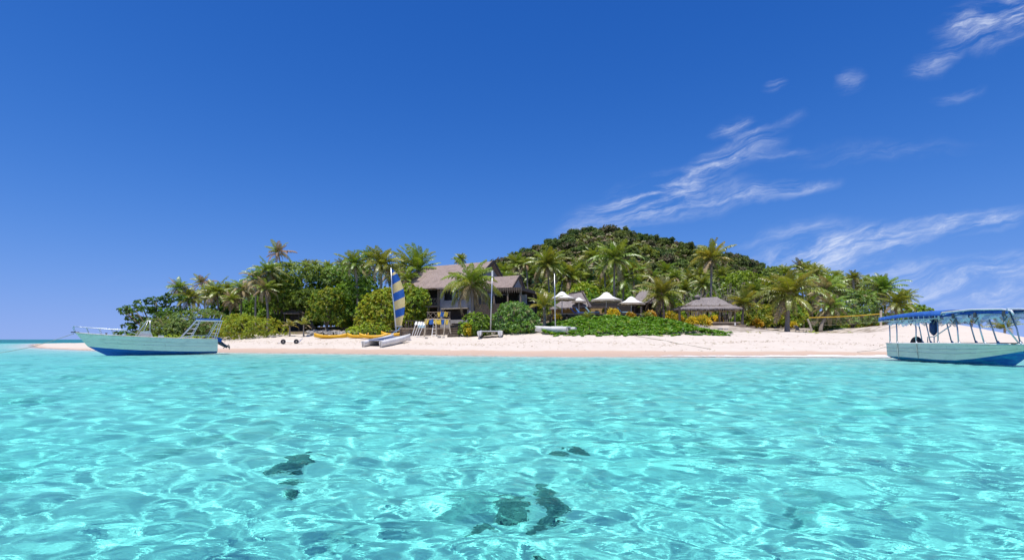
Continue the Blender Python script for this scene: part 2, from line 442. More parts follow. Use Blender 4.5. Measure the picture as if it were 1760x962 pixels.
# ------------------------------------------------------------------ plant materials
def leaf_material(name, col, col2, trans=0.35, gloss=0.05, rough=0.45, scale=1.5, jitter=0.25):
    m, t, out = mat(name)
    g = t.n('ShaderNodeNewGeometry'); oi = t.n('ShaderNodeObjectInfo')
    n = t.noise(g.outputs['Position'], scale, 3, 0.6).outputs[0]
    rp = g.outputs['Random Per Island']
    f = t.m('ADD', t.rng(n, 0.35, 0.65, 0, 0.6), t.m('MULTIPLY', rp, 0.4))
    c = t.mix(f, (*col, 1), (*col2, 1))
    hs = t.n('ShaderNodeHueSaturation'); t.l(c, hs.inputs['Color'])
    t.l(t.m('ADD', 0.5, t.m('MULTIPLY', t.m('SUBTRACT', oi.outputs['Random'], 0.5), 0.05)), hs.inputs['Hue'])
    t.l(t.m('ADD', 1 - jitter / 2, t.m('MULTIPLY', t.m('FRACT', t.m('MULTIPLY', oi.outputs['Random'], 7.31)), jitter)), hs.inputs['Value'])
    c = hs.outputs[0]
    d = t.n('ShaderNodeBsdfDiffuse'); t.l(c, d.inputs[0])
    tr = t.n('ShaderNodeBsdfTranslucent')
    t.l(t.mix(1.0, c, (1.25, 1.2, 0.55, 1), 'MULTIPLY'), tr.inputs[0])
    mx = t.n('ShaderNodeMixShader'); mx.inputs[0].default_value = trans; t.l(d.outputs[0], mx.inputs[1]); t.l(tr.outputs[0], mx.inputs[2])
    gl = t.n('ShaderNodeBsdfGlossy'); gl.inputs['Roughness'].default_value = rough; gl.inputs['Color'].default_value = (1, 1, 1, 1)
    m2 = t.n('ShaderNodeMixShader'); m2.inputs[0].default_value = gloss; t.l(mx.outputs[0], m2.inputs[1]); t.l(gl.outputs[0], m2.inputs[2])
    t.l(m2.outputs[0], out.inputs[0])
    return m
def bark_material(name, c1, c2, rings=0.0):
    m, t, out = mat(name)
    tc = t.n('ShaderNodeTexCoord'); pos = tc.outputs['Object']
    n = t.noise(t.mapping(pos, scale=(1, 1, 0.4)), 7, 4, 0.6).outputs[0]
    h = n
    if rings:
        w = t.n('ShaderNodeTexWave', wave_type='BANDS', bands_direction='Z'); w.inputs['Scale'].default_value = rings
        w.inputs['Distortion'].default_value = 1.5; t.l(pos, w.inputs['Vector']); h = t.m('ADD', n, w.outputs['Fac'])
    col = t.mix(t.rng(h, 0.3, 1.0 if rings else 0.7), (*c1, 1), (*c2, 1))
    bsdf(t, out, col, 0.9, spec=0.1, normal=bump(t, h, 0.6, 0.05))
    return m
M = {}
M['palm_green'] = leaf_material('palm_frond_green', (0.128, 0.220, 0.020), (0.293, 0.362, 0.034), 0.35, 0.07, 0.4)
M['palm_yellow'] = leaf_material('palm_frond_yellow', (0.138, 0.194, 0.018), (0.297, 0.292, 0.035), 0.38, 0.06, 0.4)
M['palm_gold'] = leaf_material('palm_frond_gold', (0.210, 0.215, 0.020), (0.400, 0.320, 0.040), 0.40, 0.05, 0.4)
M['palm_dry'] = leaf_material('palm_frond_dry', (0.25, 0.175, 0.085), (0.44, 0.34, 0.20), 0.2, 0.02, 0.6)
M['rachis'] = leaf_material('palm_rachis', (0.30, 0.26, 0.10), (0.46, 0.38, 0.20), 0.0, 0.08, 0.4)
M['palm_bark'] = bark_material('palm_bark', (0.13, 0.105, 0.08), (0.36, 0.31, 0.26), 2.6)
M['bark'] = bark_material('tree_bark', (0.09, 0.07, 0.05), (0.26, 0.22, 0.17))
M['bark_pale'] = bark_material('pale_bark', (0.25, 0.21, 0.17), (0.48, 0.43, 0.36))
M['leaf_dark'] = leaf_material('leaf_dark', (0.038, 0.082, 0.013), (0.124, 0.179, 0.022), 0.2, 0.022, 0.4)
M['leaf_mid'] = leaf_material('leaf_mid', (0.110, 0.209, 0.024), (0.259, 0.363, 0.044), 0.3, 0.022)
M['leaf_grey'] = leaf_material('leaf_greygreen', (0.127, 0.232, 0.057), (0.290, 0.399, 0.125), 0.25, 0.022)
M['leaf_tan'] = leaf_material('leaf_tan', (0.224, 0.210, 0.084), (0.378, 0.336, 0.154), 0.25, 0.04)
M['leaf_bright'] = leaf_material('leaf_bright', (0.182, 0.310, 0.022), (0.362, 0.477, 0.040), 0.35, 0.022)
M['leaf_olive'] = leaf_material('leaf_olive', (0.184, 0.246, 0.020), (0.430, 0.411, 0.037), 0.35, 0.022)
M['leaf_gold'] = leaf_material('leaf_gold', (0.52, 0.34, 0.012), (0.68, 0.48, 0.03), 0.35, 0.03)
M['hill_dark'] = leaf_material('hill_leaf_dark', (0.048, 0.091, 0.018), (0.128, 0.165, 0.036), 0.15, 0.03, 0.6, 0.5)
M['hill_mid'] = leaf_material('hill_leaf_mid', (0.087, 0.157, 0.018), (0.202, 0.264, 0.036), 0.2, 0.03, 0.6, 0.5)
M['hill_brown'] = leaf_material('hill_leaf_brown', (0.112, 0.100, 0.052), (0.236, 0.194, 0.103), 0.1, 0.03, 0.6, 0.5)
M['creeper'] = leaf_material('creeper_leaf', (0.080, 0.172, 0.008), (0.205, 0.314, 0.014), 0.30, 0.022)
M['creeper_dark'] = leaf_material('creeper_leaf_dark', (0.040, 0.096, 0.007), (0.110, 0.192, 0.012), 0.30, 0.022)
M['twig'] = bark_material('dry_twig', (0.24, 0.19, 0.15), (0.50, 0.43, 0.36))

# ------------------------------------------------------------------ palms
def frond(V, F, MI, r, az, e0, L, droop, wid, m_leaf, m_rach, nl=24, ns=10, hang=0.35, twist=0.0, lift=0.0):
    """one feather frond; appends to the lists"""
    ca, sa = math.cos(az), math.sin(az)
    pts = []; tans = []
    x = z = 0.0; p = np.array([0.0, 0.0, lift])
    side = np.array([-sa, ca, 0.0]); hx = np.array([ca, sa, 0.0]); up = np.array([0, 0, 1.0])
    N = 14
    for i in range(N + 1):
        t = i / N; e = e0 - droop * t ** 1.35
        d = hx * math.cos(e) + up * math.sin(e) + side * twist * t
        d /= np.linalg.norm(d); pts.append(p.copy()); tans.append(d); p = p + d * (L / N)
    pts = np.array(pts); tans = np.array(tans)
    # rachis: flat triangular tube
    b = len(V); w0 = 0.022 * L / 4 + 0.012
    for i in range(0, N + 1, 2):
        w = w0 * (1 - 0.85 * i / N); n = np.cross(tans[i], side)
        V.extend([pts[i] + side * w, pts[i] - side * w, pts[i] - n * w * 1.3])
    k = N // 2 + 1
    for i in range(k - 1):
        for q in range(3):
            q2 = (q + 1) % 3; F.append((b + i * 3 + q, b + i * 3 + q2, b + i * 3 + 3 + q2, b + i * 3 + 3 + q)); MI.append(m_rach)
    j = np.tile(np.arange(nl), 2); n = 2 * nl; S = np.repeat([-1.0, 1.0], nl)[:, None]
    t = 0.10 + 0.90 * (j + r.uniform(0.2, 0.8, n)) / nl; fi = t * N; i = np.minimum(fi.astype(int), N - 1)
    q = pts[i] + (pts[i + 1] - pts[i]) * (fi - i)[:, None]; tg = tans[i]; t = t[:, None]
    ln = wid * L * (np.sin(math.pi * (0.16 + 0.76 * t)) ** 0.75) * r.uniform(0.85, 1.15, (n, 1))
    nn = np.cross(side, tg); nn *= np.where(nn[:, 2:] > 0, 1, -1)
    nrm = lambda v: v / np.linalg.norm(v, axis=1, keepdims=True)
    dn = np.array([0, 0, -1.0])
    d1 = nrm(side * S * 0.82 + tg * (0.40 + 0.35 * t) + nn * r.uniform(0.05, 0.32, (n, 1)))
    d2 = nrm(d1 * (1 - hang) + dn * hang + r.normal(0, 0.06, (n, 3))); d3 = nrm(d2 * (1 - hang) + dn * hang * 1.4)
    ww = tg * (LEAFLET_W * L + 0.010)
    m1 = q + d1 * ln * 0.38; m2 = m1 + d2 * ln * 0.34; e = m2 + d3 * ln * 0.28
    vv = np.stack([q - ww * 0.7, q + ww * 0.7, m1 + ww, m1 - ww, m2 + ww * 0.85, m2 - ww * 0.85, e], 1).reshape(-1, 3)
    b = len(V); V.extend(vv)
    for k in range(n):
        c = b + 7 * k; F.extend([(c, c + 1, c + 2, c + 3), (c + 3, c + 2, c + 4, c + 5), (c + 5, c + 4, c + 6)])
    MI.extend([m_leaf] * (3 * n))
LEAFLET_W = 0.0125
def poly_mesh(name, V, F, MI, mats):
    me = D.meshes.new(name)
    me.vertices.add(len(V)); me.vertices.foreach_set('co', np.asarray(V, np.float32).ravel())
    tot = np.array([len(f) for f in F], np.int32); lv = np.fromiter((i for f in F for i in f), np.int32)
    me.loops.add(len(lv)); me.loops.foreach_set('vertex_index', lv)
    me.polygons.add(len(F)); me.polygons.foreach_set('loop_start', np.concatenate([[0], np.cumsum(tot)[:-1]]).astype(np.int32)); me.polygons.foreach_set('loop_total', tot)
    me.polygons.foreach_set('material_index', np.asarray(MI, np.int32)); me.update(calc_edges=True)
    for m in mats: me.materials.append(M[m])
    return me
def palm_crown(seed, n, emin, emax, droop, wid=0.24, dry=0.12, wind=0.0, pal=('palm_green', 'palm_yellow', 'palm_dry'), nl=28, hang=0.35):
    r = np.random.RandomState(seed); V, F, MI = [], [], []
    for i in range(n):
        u = (i + 0.5) / n                       # 0 = oldest, lowest; 1 = newest, upright
        az = i * 2.39996 + r.uniform(-0.3, 0.3)
        e0 = R(emin + (emax - emin) * u ** 0.85 + r.uniform(-7, 7))
        L = (0.80 + 0.32 * math.sin(math.pi * min(1, 0.25 + u * 0.7))) * r.uniform(0.74, 1.12)
        dr = R(droop * (1.15 - 0.55 * u) + r.uniform(-22, 26)) + wind * math.cos(az)
        m = 2 if u < dry else (1 if r.rand() < 0.62 - 0.55 * u else 0)
        frond(V, F, MI, r, az, e0, 4 * L, max(dr, R(15)), wid, m, 3, nl=nl, hang=hang * r.uniform(0.7, 1.4) + 0.2 * (1 - u), twist=r.uniform(-0.45, 0.45), lift=0.12 * u)
    # heart of the crown
    return poly_mesh('crown', V, F, MI, [*pal, 'rachis'])
def palm_skirt(seed, n=9):
    r = np.random.RandomState(seed); V, F, MI = [], [], []
    for i in range(n):
        frond(V, F, MI, r, i * 2.4 + r.uniform(-0.4, 0.4), R(r.uniform(-45, -10)), 4 * r.uniform(0.45, 0.75), R(r.uniform(45, 75)), 0.16, 0, 0, nl=13, hang=0.6, lift=-0.1)
    return poly_mesh('dead_fronds', V, F, MI, ['palm_dry'])
GREEN = ('palm_green', 'palm_yellow', 'palm_dry'); YEL = ('palm_yellow', 'palm_yellow', 'palm_dry'); MIX = ('palm_yellow', 'palm_green', 'palm_dry'); GOLD = ('palm_yellow', 'palm_gold', 'palm_dry'); DRYISH = ('palm_green', 'palm_dry', 'palm_dry')
CROWN = {
    'full': palm_crown(1, 38, -38, 86, 62, pal=GREEN),
    'full2': palm_crown(2, 34, -34, 85, 68, pal=MIX),
    'upright': palm_crown(3, 32, -20, 88, 48, pal=GREEN, hang=0.28),
    'arching': palm_crown(4, 32, -38, 78, 78, wid=0.27, pal=GREEN, hang=0.42),
    'yellow': palm_crown(5, 34, -30, 82, 64, pal=YEL),
    'gold': palm_crown(6, 30, -20, 84, 62, pal=GOLD, dry=0.06),
    'dry': palm_crown(7, 32, -45, 78, 70, pal=DRYISH, dry=0.32),
    'sparse': palm_crown(8, 22, -25, 80, 66, pal=DRYISH, dry=0.2),
    'young': palm_crown(9, 15, 10, 86, 55, pal=GOLD, dry=0.04, hang=0.25),
    'youngreen': palm_crown(10, 15, 8, 86, 52, pal=MIX, dry=0.04, hang=0.25),
}
SKIRT = [palm_skirt(51), palm_skirt(52, 12)]
def nut_mesh():
    b = MB(); r = random.Random(3)
    for i in range(9):
        a = i * 2.4; c = (0.28 * math.cos(a), 0.28 * math.sin(a), -0.25 - 0.2 * r.random())
        b.lathe([(0.01, -0.15), (0.1, -0.08), (0.12, 0.02), (0.07, 0.12), (0.01, 0.15)], c, 7, False)
    return b
def palm(px, py, rpx, kind, label, dx=0, Y=None, skirt=0.5, rot=None, base_py=None, group='coconut palms on the island', thick=1.0, nuts=False, ground=None):
    r = random.Random(int(px * 31 + py * 7))
    if Y is None: Y = min(150, max(70, 3650 / rpx))
    top = P(px, py, Y); bx = top.x + dx / FPX * Y
    if dx == 0 and py < 520: bx += r.uniform(-0.13, 0.13) * (top.z - gz(bx, Y))      # trunks lean
    z0 = gz(bx, Y) if ground is None else ground
    L = rpx / FPX * Y / 4.0 * 1.06                 # crown meshes are 4 m long at scale 1
    root = thing('coconut_palm', (bx, Y, z0), label, 'palm tree', group)
    t = Vector((top.x - bx, 0, max(0.4, top.z - z0))); H = t.z
    b = MB(); n = 9; pts = []; rs = []
    lean = r.uniform(-0.03, 0.03) * H
    for i in range(n):
        u = i / (n - 1)
        pts.append((t.x * u ** 1.5 + lean * math.sin(math.pi * u), lean * 0.6 * math.sin(math.pi * u), H * u - 0.25 * (i == 0)))
        rs.append((0.15 + 0.14 * (1 - u) ** 3 + 0.05 * max(0, u - 0.85) / 0.15) * thick)
    b.tube(pts, rs, 8); b.build('trunk', M['palm_bark'], root, True)
    c = new_obj('crown', CROWN[kind], root); c.location = t; c.scale = (L, L, L)
    c.rotation_euler = (r.uniform(-0.2, 0.2), r.uniform(-0.2, 0.2), r.uniform(0, 6.28) if rot is None else R(rot))
    if r.random() < skirt:
        k = new_obj('dead_fronds', SKIRT[r.randrange(2)], root); k.location = t - Vector((0, 0, 0.1)); k.scale = (L, L, L); k.rotation_euler = (0, 0, r.uniform(0, 6.28))
    if nuts:
        o = nut_mesh().build('coconuts', M['palm_yellow'], root, True); o.location = t
    return root

PALMS = [
    # left point
    (308, 496, 23, 'dry', 'coconut palm with drooping dry fronds just behind the dark tiered tree', 4),
    (348, 487, 19, 'sparse', 'small thin topped palm rising highest at the left end of the trees', 2),
    (324, 516, 27, 'yellow', 'yellow green palm in front of the dark tiered tree', 4),
    (373, 504, 32, 'arching', 'bushy palm with whitish drooping lower fronds above the two grey green domes', 0),
    (416, 498, 25, 'dry', 'dry brownish palm with straw coloured fronds above the bright creeper mound', -2),
    (398, 516, 20, 'dry', 'low dry palm between the bright creeper mound and the straw coloured palm', -2),
    (441, 482, 28, 'dry', 'palm with long hanging brown fronds left of the big spreading trees', -2),
    (461, 467, 29, 'arching', 'green topped palm leaning against the big spreading trees', 3),
    (455, 497, 25, 'dry', 'shaggy palm with hanging straw skirt below the green topped palm', 4),
    (479, 435, 23, 'sparse', 'tall lone palm standing clear against the sky above the big spreading trees', 8),
    (526, 455, 12, 'full', 'tiny palm top peeping over the big spreading trees on their left', 0),
    (542, 456, 13, 'full2', 'tiny palm top peeping over the big spreading trees, the darker and wider of two', 0),
    (610, 454, 30, 'full2', 'dense palm crown at the right shoulder of the big spreading trees', 2),
    (634, 444, 22, 'full', 'upright palm squeezed between two larger crowns behind the striped sail', 0),
    (655, 457, 37, 'yellow', 'large golden green palm just left of the top of the striped sail', 2),
    (693, 452, 15, 'full', 'small distant palm top between the sail and the house roof', 0),
    (716, 466, 48, 'upright', 'large upright palm between the striped sail and the house roof', 2),
    (700, 482, 26, 'dry', 'palm with drooping dry fronds right behind the striped sail', 2),
    (792, 446, 14, 'full', 'small palm sticking up behind the ridge of the house', 0),
    # around the house and on the slope
    (890, 456, 24, 'full', 'green palm on the slope above the gabled pavilion', 0),
    (940, 456, 36, 'full', 'tall dark palm with bare trunk right of the gabled pavilion', 2),
    (915, 474, 24, 'full2', 'lower palm tucked between the gabled pavilion and the tall dark palm', 0),
    (960, 480, 26, 'arching', 'palm with arching fronds behind the bare grey mast', 0),
    (981, 479, 30, 'full', 'shaggy green palm above the thatched bar hut', 0),
    (1009, 478, 26, 'full', 'dark green palm just right of the shaggy palm above the bar hut', 0),
    (1021, 443, 27, 'arching', 'slender palm with a thin bare trunk against the dark hillside', 1),
    (1057, 447, 42, 'full2', 'broad yellow tipped palm high against the dark hillside', 1),
    (1073, 480, 37, 'full2', 'large palm with glossy spreading fronds above the middle parasols', 0),
    (1040, 492, 28, 'yellow', 'yellow green palm leaning over the tall parasol', 0),
    (1100, 470, 24, 'full', 'palm half hidden behind the broad yellow tipped palm', 0),
    (1122, 486, 24, 'yellow', 'yellowish palm left of the palm beside the parasols', 0),
    (1144, 469, 22, 'full', 'small palm with upright fronds below the wooded hill', 0),
    (1138, 508, 42, 'full2', 'leafy palm with low spreading fronds between the parasols and the thatched gazebo', 2),
    (1165, 487, 25, 'yellow', 'yellow green palm behind the left end of the gazebo roof', 0),
    (1190, 484, 26, 'full2', 'palm half hidden left of the tallest golden palm', 0),
    (1223, 446, 37, 'gold', 'tallest golden palm with a thick bare trunk rising behind the gazebo', 0),
    (1110, 510, 26, 'dry', 'drooping palm over the grey roof right of the parasols', 0),
    # right-hand grove
    (1279, 524, 33, 'gold', 'short golden palm at the right corner of the gazebo', -3),
    (1326, 470, 15, 'full', 'small palm top on the skyline beside the rounded pale tree', 0),
    (1336, 494, 26, 'full2', 'palm half hidden left of the big leaning beach palm', 0),
    (1358, 507, 53, 'full2', 'big beach palm with broad arching fronds and a grey trunk', -5),
    (1350, 472, 23, 'full', 'upright palm rising behind the big beach palm', 0),
    (1374, 462, 21, 'dry', 'highest palm of the right hand grove', 0),
    (1391, 470, 25, 'yellow', 'golden palm beside the highest one of the right hand grove', 0),
    (1412, 483, 28, 'yellow', 'yellow palm to the right of the big beach palm', 0),
    (1421, 500, 36, 'dry', 'palm with brown hanging lower fronds behind the volleyball net', -6),
    (1428, 528, 33, 'dry', 'low shaggy palm drooping above the yellow net tape', -18),
    (1438, 478, 17, 'full', 'dark small palm on the skyline left of the grey green dome tree', 0),
    (1459, 487, 21, 'full2', 'palm peeping above the grey green dome tree behind the net', 0),
    (1490, 492, 25, 'full2', 'palm with pale curling fronds right of the grey green dome tree', 0),
    (1519, 500, 36, 'full', 'large bluish green palm behind the right net post', 0),
    (1541, 524, 31, 'yellow', 'low yellow palm with spreading fronds beside the right net post', -4),
    (1475, 497, 20, 'yellow', 'yellowish palm peering over the dome tree toward the right net post', 0),
    # small ones on the dune
    (1611, 558, 19, 'young', 'stunted yellow palm on the dune, seen under the boat canopy', 0),
    (1645, 558, 18, 'young', 'small fan of palm fronds on the dune crest', 0),
    (1670, 556, 19, 'young', 'bent little palm on the dune crest against the sky', 0),
    (1727, 566, 27, 'youngreen', 'lone young palm at the far right end of the beach', 0),
]
for row in PALMS:
    px, py, rp, kind, lab, dx = row
    kw = {}
    if px > 1600: kw = dict(Y={1611: 63, 1645: 63, 1670: 62, 1727: 58}[px], skirt=0.0, thick=0.7)
    if px == 1358: kw = dict(Y=66, skirt=1, thick=1.35)
    if px == 1428: kw = dict(Y=68, skirt=1)
    if px == 1421: kw = dict(Y=72, skirt=1)
    if px == 1279: kw = dict(Y=72, skirt=1)
    if px == 1138: kw = dict(Y=74)
    if px == 1223: kw = dict(Y=90, skirt=1, thick=1.3, nuts=True)
    if px in (1519, 1541): kw = dict(Y=74)
    if px in (324, 308): kw = dict(Y=86)
    if px in (348, 373): kw = dict(Y=92 if px == 373 else 112)
    if px == 716: kw = dict(Y=82)
    if px == 700: kw = dict(Y=79)
    if px in (398, 416, 441, 455, 461): kw = dict(Y={398: 78, 416: 80, 441: 76, 455: 74, 461: 77}[px], skirt=1, thick=0.8)
    if px in (610, 655): kw = dict(Y=73, skirt=1)
    if px in (1110,): kw = dict(Y=82, skirt=1)
    if px == 1541: kw = dict(Y=70, skirt=1)
    palm(px, py, rp, kind, lab, dx, **kw)
palm(811, 489, 52, 'arching', 'big feathery palm standing right in front of the white house wall', dx=2, Y=64, skirt=1, thick=1.25, nuts=True)
palm(935, 528, 34, 'young', 'young golden palm with stiff fronds between the round bush and the creeper bank', dx=0, Y=62.5, skirt=1, thick=1.0)
palm(1010, 562, 13, 'youngreen', 'palm seedling sprouting out of the green creeper bank', dx=0, Y=61.5, skirt=0, thick=0.4)
palm(1112, 560, 12, 'youngreen', 'dark little palm seedling at the right part of the creeper bank', dx=0, Y=62, skirt=0, thick=0.5)
palm(522, 558, 15, 'youngreen', 'low sprouting palm beside the pale rocky slope', dx=0, Y=66, skirt=0, thick=0.5)
palm(498, 560, 14, 'young', 'yellow sprouting palm left of the pale rocky slope', dx=0, Y=67, skirt=0, thick=0.5)

# ------------------------------------------------------------------ broad-leaved trees and shrubs
def leaf_clusters(r, C, AX, RAD, nleaf, wid, MAT, flat=False):
    """rosettes of diamond leaves at points C about axes AX; returns verts, quads, material indices"""
    C = np.asarray(C, float); n = len(C); AX = np.asarray(AX, float); AX = AX / (np.linalg.norm(AX, axis=1, keepdims=True) + 1e-9)
    T1 = np.cross(AX, [0.3, 0.5, 0.81]); T1 /= np.linalg.norm(T1, axis=1, keepdims=True) + 1e-9; T2 = np.cross(AX, T1)
    j = np.arange(nleaf)[None, :]
    A = r.uniform(0, 6.28, (n, 1)) + j * 2.39996
    EL = np.radians(r.uniform(-10, 28, (n, nleaf))) if flat else np.radians(8 + 64 * j / nleaf + r.uniform(-8, 8, (n, nleaf)))
    RD = T1[:, None] * np.cos(A)[..., None] + T2[:, None] * np.sin(A)[..., None]
    Dn = RD * np.cos(EL)[..., None] + AX[:, None] * np.sin(EL)[..., None]
    LN = (np.asarray(RAD, float)[:, None] * r.uniform(0.7, 1.25, (n, nleaf)))[..., None]
    SD = np.cross(Dn, AX[:, None] + r.normal(0, 0.25, (n, nleaf, 3))); SD /= np.linalg.norm(SD, axis=2, keepdims=True) + 1e-9
    W = SD * LN * wid; c = C[:, None]
    o = c + Dn * LN * 0.08; tip = c + Dn * LN - AX[:, None] * LN * 0.14; mid = c + Dn * LN * 0.56
    V = np.stack([o, mid + W, tip, mid - W], 2).reshape(-1, 3)
    return V, np.arange(len(V)).reshape(-1, 4), np.repeat(np.asarray(MAT), nleaf)
def leaves_mesh(name, parts, mats):
    V = np.concatenate([p[0] for p in parts]); off = np.cumsum([0] + [len(p[0]) for p in parts[:-1]])
    F = np.concatenate([p[1] + o for p, o in zip(parts, off)]); MI = np.concatenate([p[2] for p in parts])
    me = mesh_np(name, V, F, False, MI)
    for m in mats: me.materials.append(M[m])
    return me
def crown_mesh(seed, lobes, ntips, rad, nleaf=9, wid=0.28, mats=('leaf_mid', 'leaf_dark'), mw=(0.7, 0.3), low=-0.35, rough=0.14, inner=0.25, name='crown', clump=0.8):
    r = np.random.RandomState(seed); ntips = int(ntips * TIP_MUL); rad = rad * RAD_MUL
    lob = np.array([l[:3] for l in lobes], float); rad3 = np.array([l[3:6] for l in lobes], float)
    area = np.array([(a * b * 2 + a * c + b * c) for a, b, c in rad3]); area /= area.sum()
    n = ntips * 5
    k = r.choice(len(lobes), n, p=area); d = r.normal(size=(n, 3)); d /= np.linalg.norm(d, axis=1, keepdims=True)
    ok = d[:, 2] >= low; k = k[ok]; d = d[ok]; n = len(k)
    sc = np.where(r.rand(n) > inner, 1.0, r.uniform(0.5, 0.92, n))
    q = lob[k] + d * rad3[k]
    nz = wob3(q * clump * 1.7, seed) + 0.5 * wob3(q * clump * 4.1, seed + 3)
    p = lob[k] + d * rad3[k] * (sc * (1 + rough * 0.9 * nz + rough * r.normal(size=n) * 0.4))[:, None]
    e = (p[:, None] - lob[None]) / (rad3[None] * 0.80); e = (e * e).sum(2); e[np.arange(n), k] = 9
    ok = ~(e < 1).any(1) | (r.rand(n) < 0.12)
    p = p[ok][:ntips]; d = d[ok][:ntips]; k = k[ok][:ntips]; n = len(p)
    ax = d / rad3[k] * rad3[k].mean(1, keepdims=True) + np.array([0, 0, 0.55])
    nz2 = wob3(p * clump * 2.3, seed + 7)
    w = np.tile(np.array(mw, float), (n, 1))
    if w.shape[1] > 1: w[:, 1] = np.clip(w[:, 1] + nz2 * 0.45, 0.02, 0.9)
    w = np.cumsum(w / w.sum(1, keepdims=True), 1)
    m = np.minimum((r.rand(n, 1) > w).sum(1), len(mats) - 1)
    return leaves_mesh(name, [leaf_clusters(r, p, ax, rad * r.uniform(0.7, 1.3, n), nleaf, wid, m)], mats)
TIP_MUL = 2.1; RAD_MUL = 0.72
def wob3(p, seed):
    r = np.random.RandomState(seed); o = 0
    for _ in range(7):
        d = r.normal(size=3); d /= np.linalg.norm(d); o = o + np.sin(p @ d * r.uniform(0.6, 1.6) + r.uniform(0, 6.28))
    return o / 7 * 1.9
def limbs(b, base, lobes, r, r0=0.2, sub=2, fork=0.35):
    base = Vector(base)
    top = Vector((sum(l[0] for l in lobes) / len(lobes), sum(l[1] for l in lobes) / len(lobes), min(l[2] for l in lobes)))
    fk = base.lerp(top, fork); fk.z = base.z + (top.z - base.z) * fork
    b.tube([base - Vector((0, 0, 0.3)), base.lerp(fk, 0.5) + Vector((0.05, 0.03, 0)), fk], [r0 * 1.35, r0, r0 * 0.9], 7)
    for l in lobes:
        c = Vector(l[:3]); md = fk.lerp(c, 0.5) + Vector((r.uniform(-.2, .2), r.uniform(-.2, .2), r.uniform(-0.1, .3)))
        b.tube([fk, md, c], [r0 * 0.6, r0 * 0.4, r0 * 0.16], 5)
        for k in range(sub):
            e = c + Vector((r.uniform(-1, 1) * l[3], r.uniform(-1, 1) * l[4], r.uniform(-.2, .9) * l[5])) * 0.8
            b.tube([md.lerp(c, 0.5), md.lerp(e, 0.6), e], [r0 * 0.25, r0 * 0.15, r0 * 0.05], 4)
def tree(name, cat, px, py, Y, lobes_px, label, seed, ntips, rad, mats, mw, group=None, trunk=True, wid=0.28, nleaf=9, r0=0.2, low=-0.35, rough=0.14, inner=0.25, depth=1.0, bark='bark', clump=0.8):
    """lobes_px: (dx, dy, rx, ry[, dY]) in pixels about (px, py), the foot of the plant"""
    k = Y / FPX; x0 = (px - 880) * k; z0 = gz(x0, Y)
    zb = min(0.0, P(px, py, Y).z - z0)
    lobes = []
    for l in lobes_px:
        dx, dy, rx, ry = l[:4]; dY = l[4] if len(l) > 4 else 0
        lobes.append((dx * k, dY, max(zb - dy * k, 0.1), rx * k, rx * k * depth, ry * k))
    if not trunk: low = -0.95
    root = thing(name, (x0, Y, z0), label, cat, group)
    me = crown_mesh(seed, lobes, ntips, rad, nleaf, wid, mats, mw, low, rough, inner, 'crown' if trunk else 'foliage', clump)
    new_obj('crown' if trunk else 'foliage', me, root)
    b = MB(); limbs(b, (0, 0, 0), lobes, random.Random(seed), r0 if trunk else r0 * 0.4)
    b.build('trunk' if trunk else 'stems', M[bark], root, True)
    return root
# tiered tropical almond at the left point
tiers = []
rt = random.Random(5)
for (dx, dy, rx) in [(-48, -12, 34), (-56, -26, 18), (-20, -10, 40), (-30, -36, 32), (-50, -40, 16), (6, -30, 40), (-24, -53, 28), (-54, -51, 14), (4, -54, 40), (-8, -69, 24), (14, -74, 26), (24, -44, 26), (-30, -66, 12)]:
    tiers.append((dx, dy, rx * 0.72, 6.5, rt.uniform(-2, 2)))
tree('almond_tree', 'tree', 272, 572, 80, tiers, 'dark tree with flat tiers of foliage at the left tip of the island', 11, 620, 0.42, ('leaf_dark', 'leaf_mid'), (0.8, 0.2), wid=0.33, low=-0.6, rough=0.22, nleaf=8, r0=0.3, inner=0.15)
tree('beach_shrub', 'shrub', 284, 575, 70, [(0, -16, 38, 22), (-22, -10, 24, 16), (22, -14, 30, 24)], 'grey green domed bush under the dark tiered tree', 12, 620, 0.34, ('leaf_grey', 'leaf_tan', 'leaf_mid'), (0.7, 0.12, 0.18), trunk=False, group='dome shaped grey green beach bushes')
tree('beach_shrub', 'shrub', 344, 575, 72, [(0, -22, 46, 27), (-26, -14, 30, 20), (26, -16, 30, 26)], 'larger domed bush with a clean rounded top behind the left boat stern', 13, 860, 0.34, ('leaf_grey', 'leaf_tan', 'leaf_mid'), (0.66, 0.12, 0.22), trunk=False, group='dome shaped grey green beach bushes')
tree('low_shrub', 'shrub', 290, 575, 67.5, [(-22, -4, 26, 7), (12, -4, 32, 7), (45, -4, 24, 6)], 'low bright hedge of leaves at the foot of the domed bushes', 14, 330, 0.26, ('leaf_bright', 'leaf_mid'), (0.75, 0.25), trunk=False)
tree('creeper_bush', 'shrub', 424, 575, 68, [(0, -16, 40, 20), (-34, -10, 24, 14), (32, -14, 32, 22), (-10, -26, 26, 14)], 'bright green creeper mound right of the left boat', 15, 640, 0.28, ('leaf_bright', 'leaf_olive', 'leaf_mid'), (0.6, 0.2, 0.2), trunk=False)
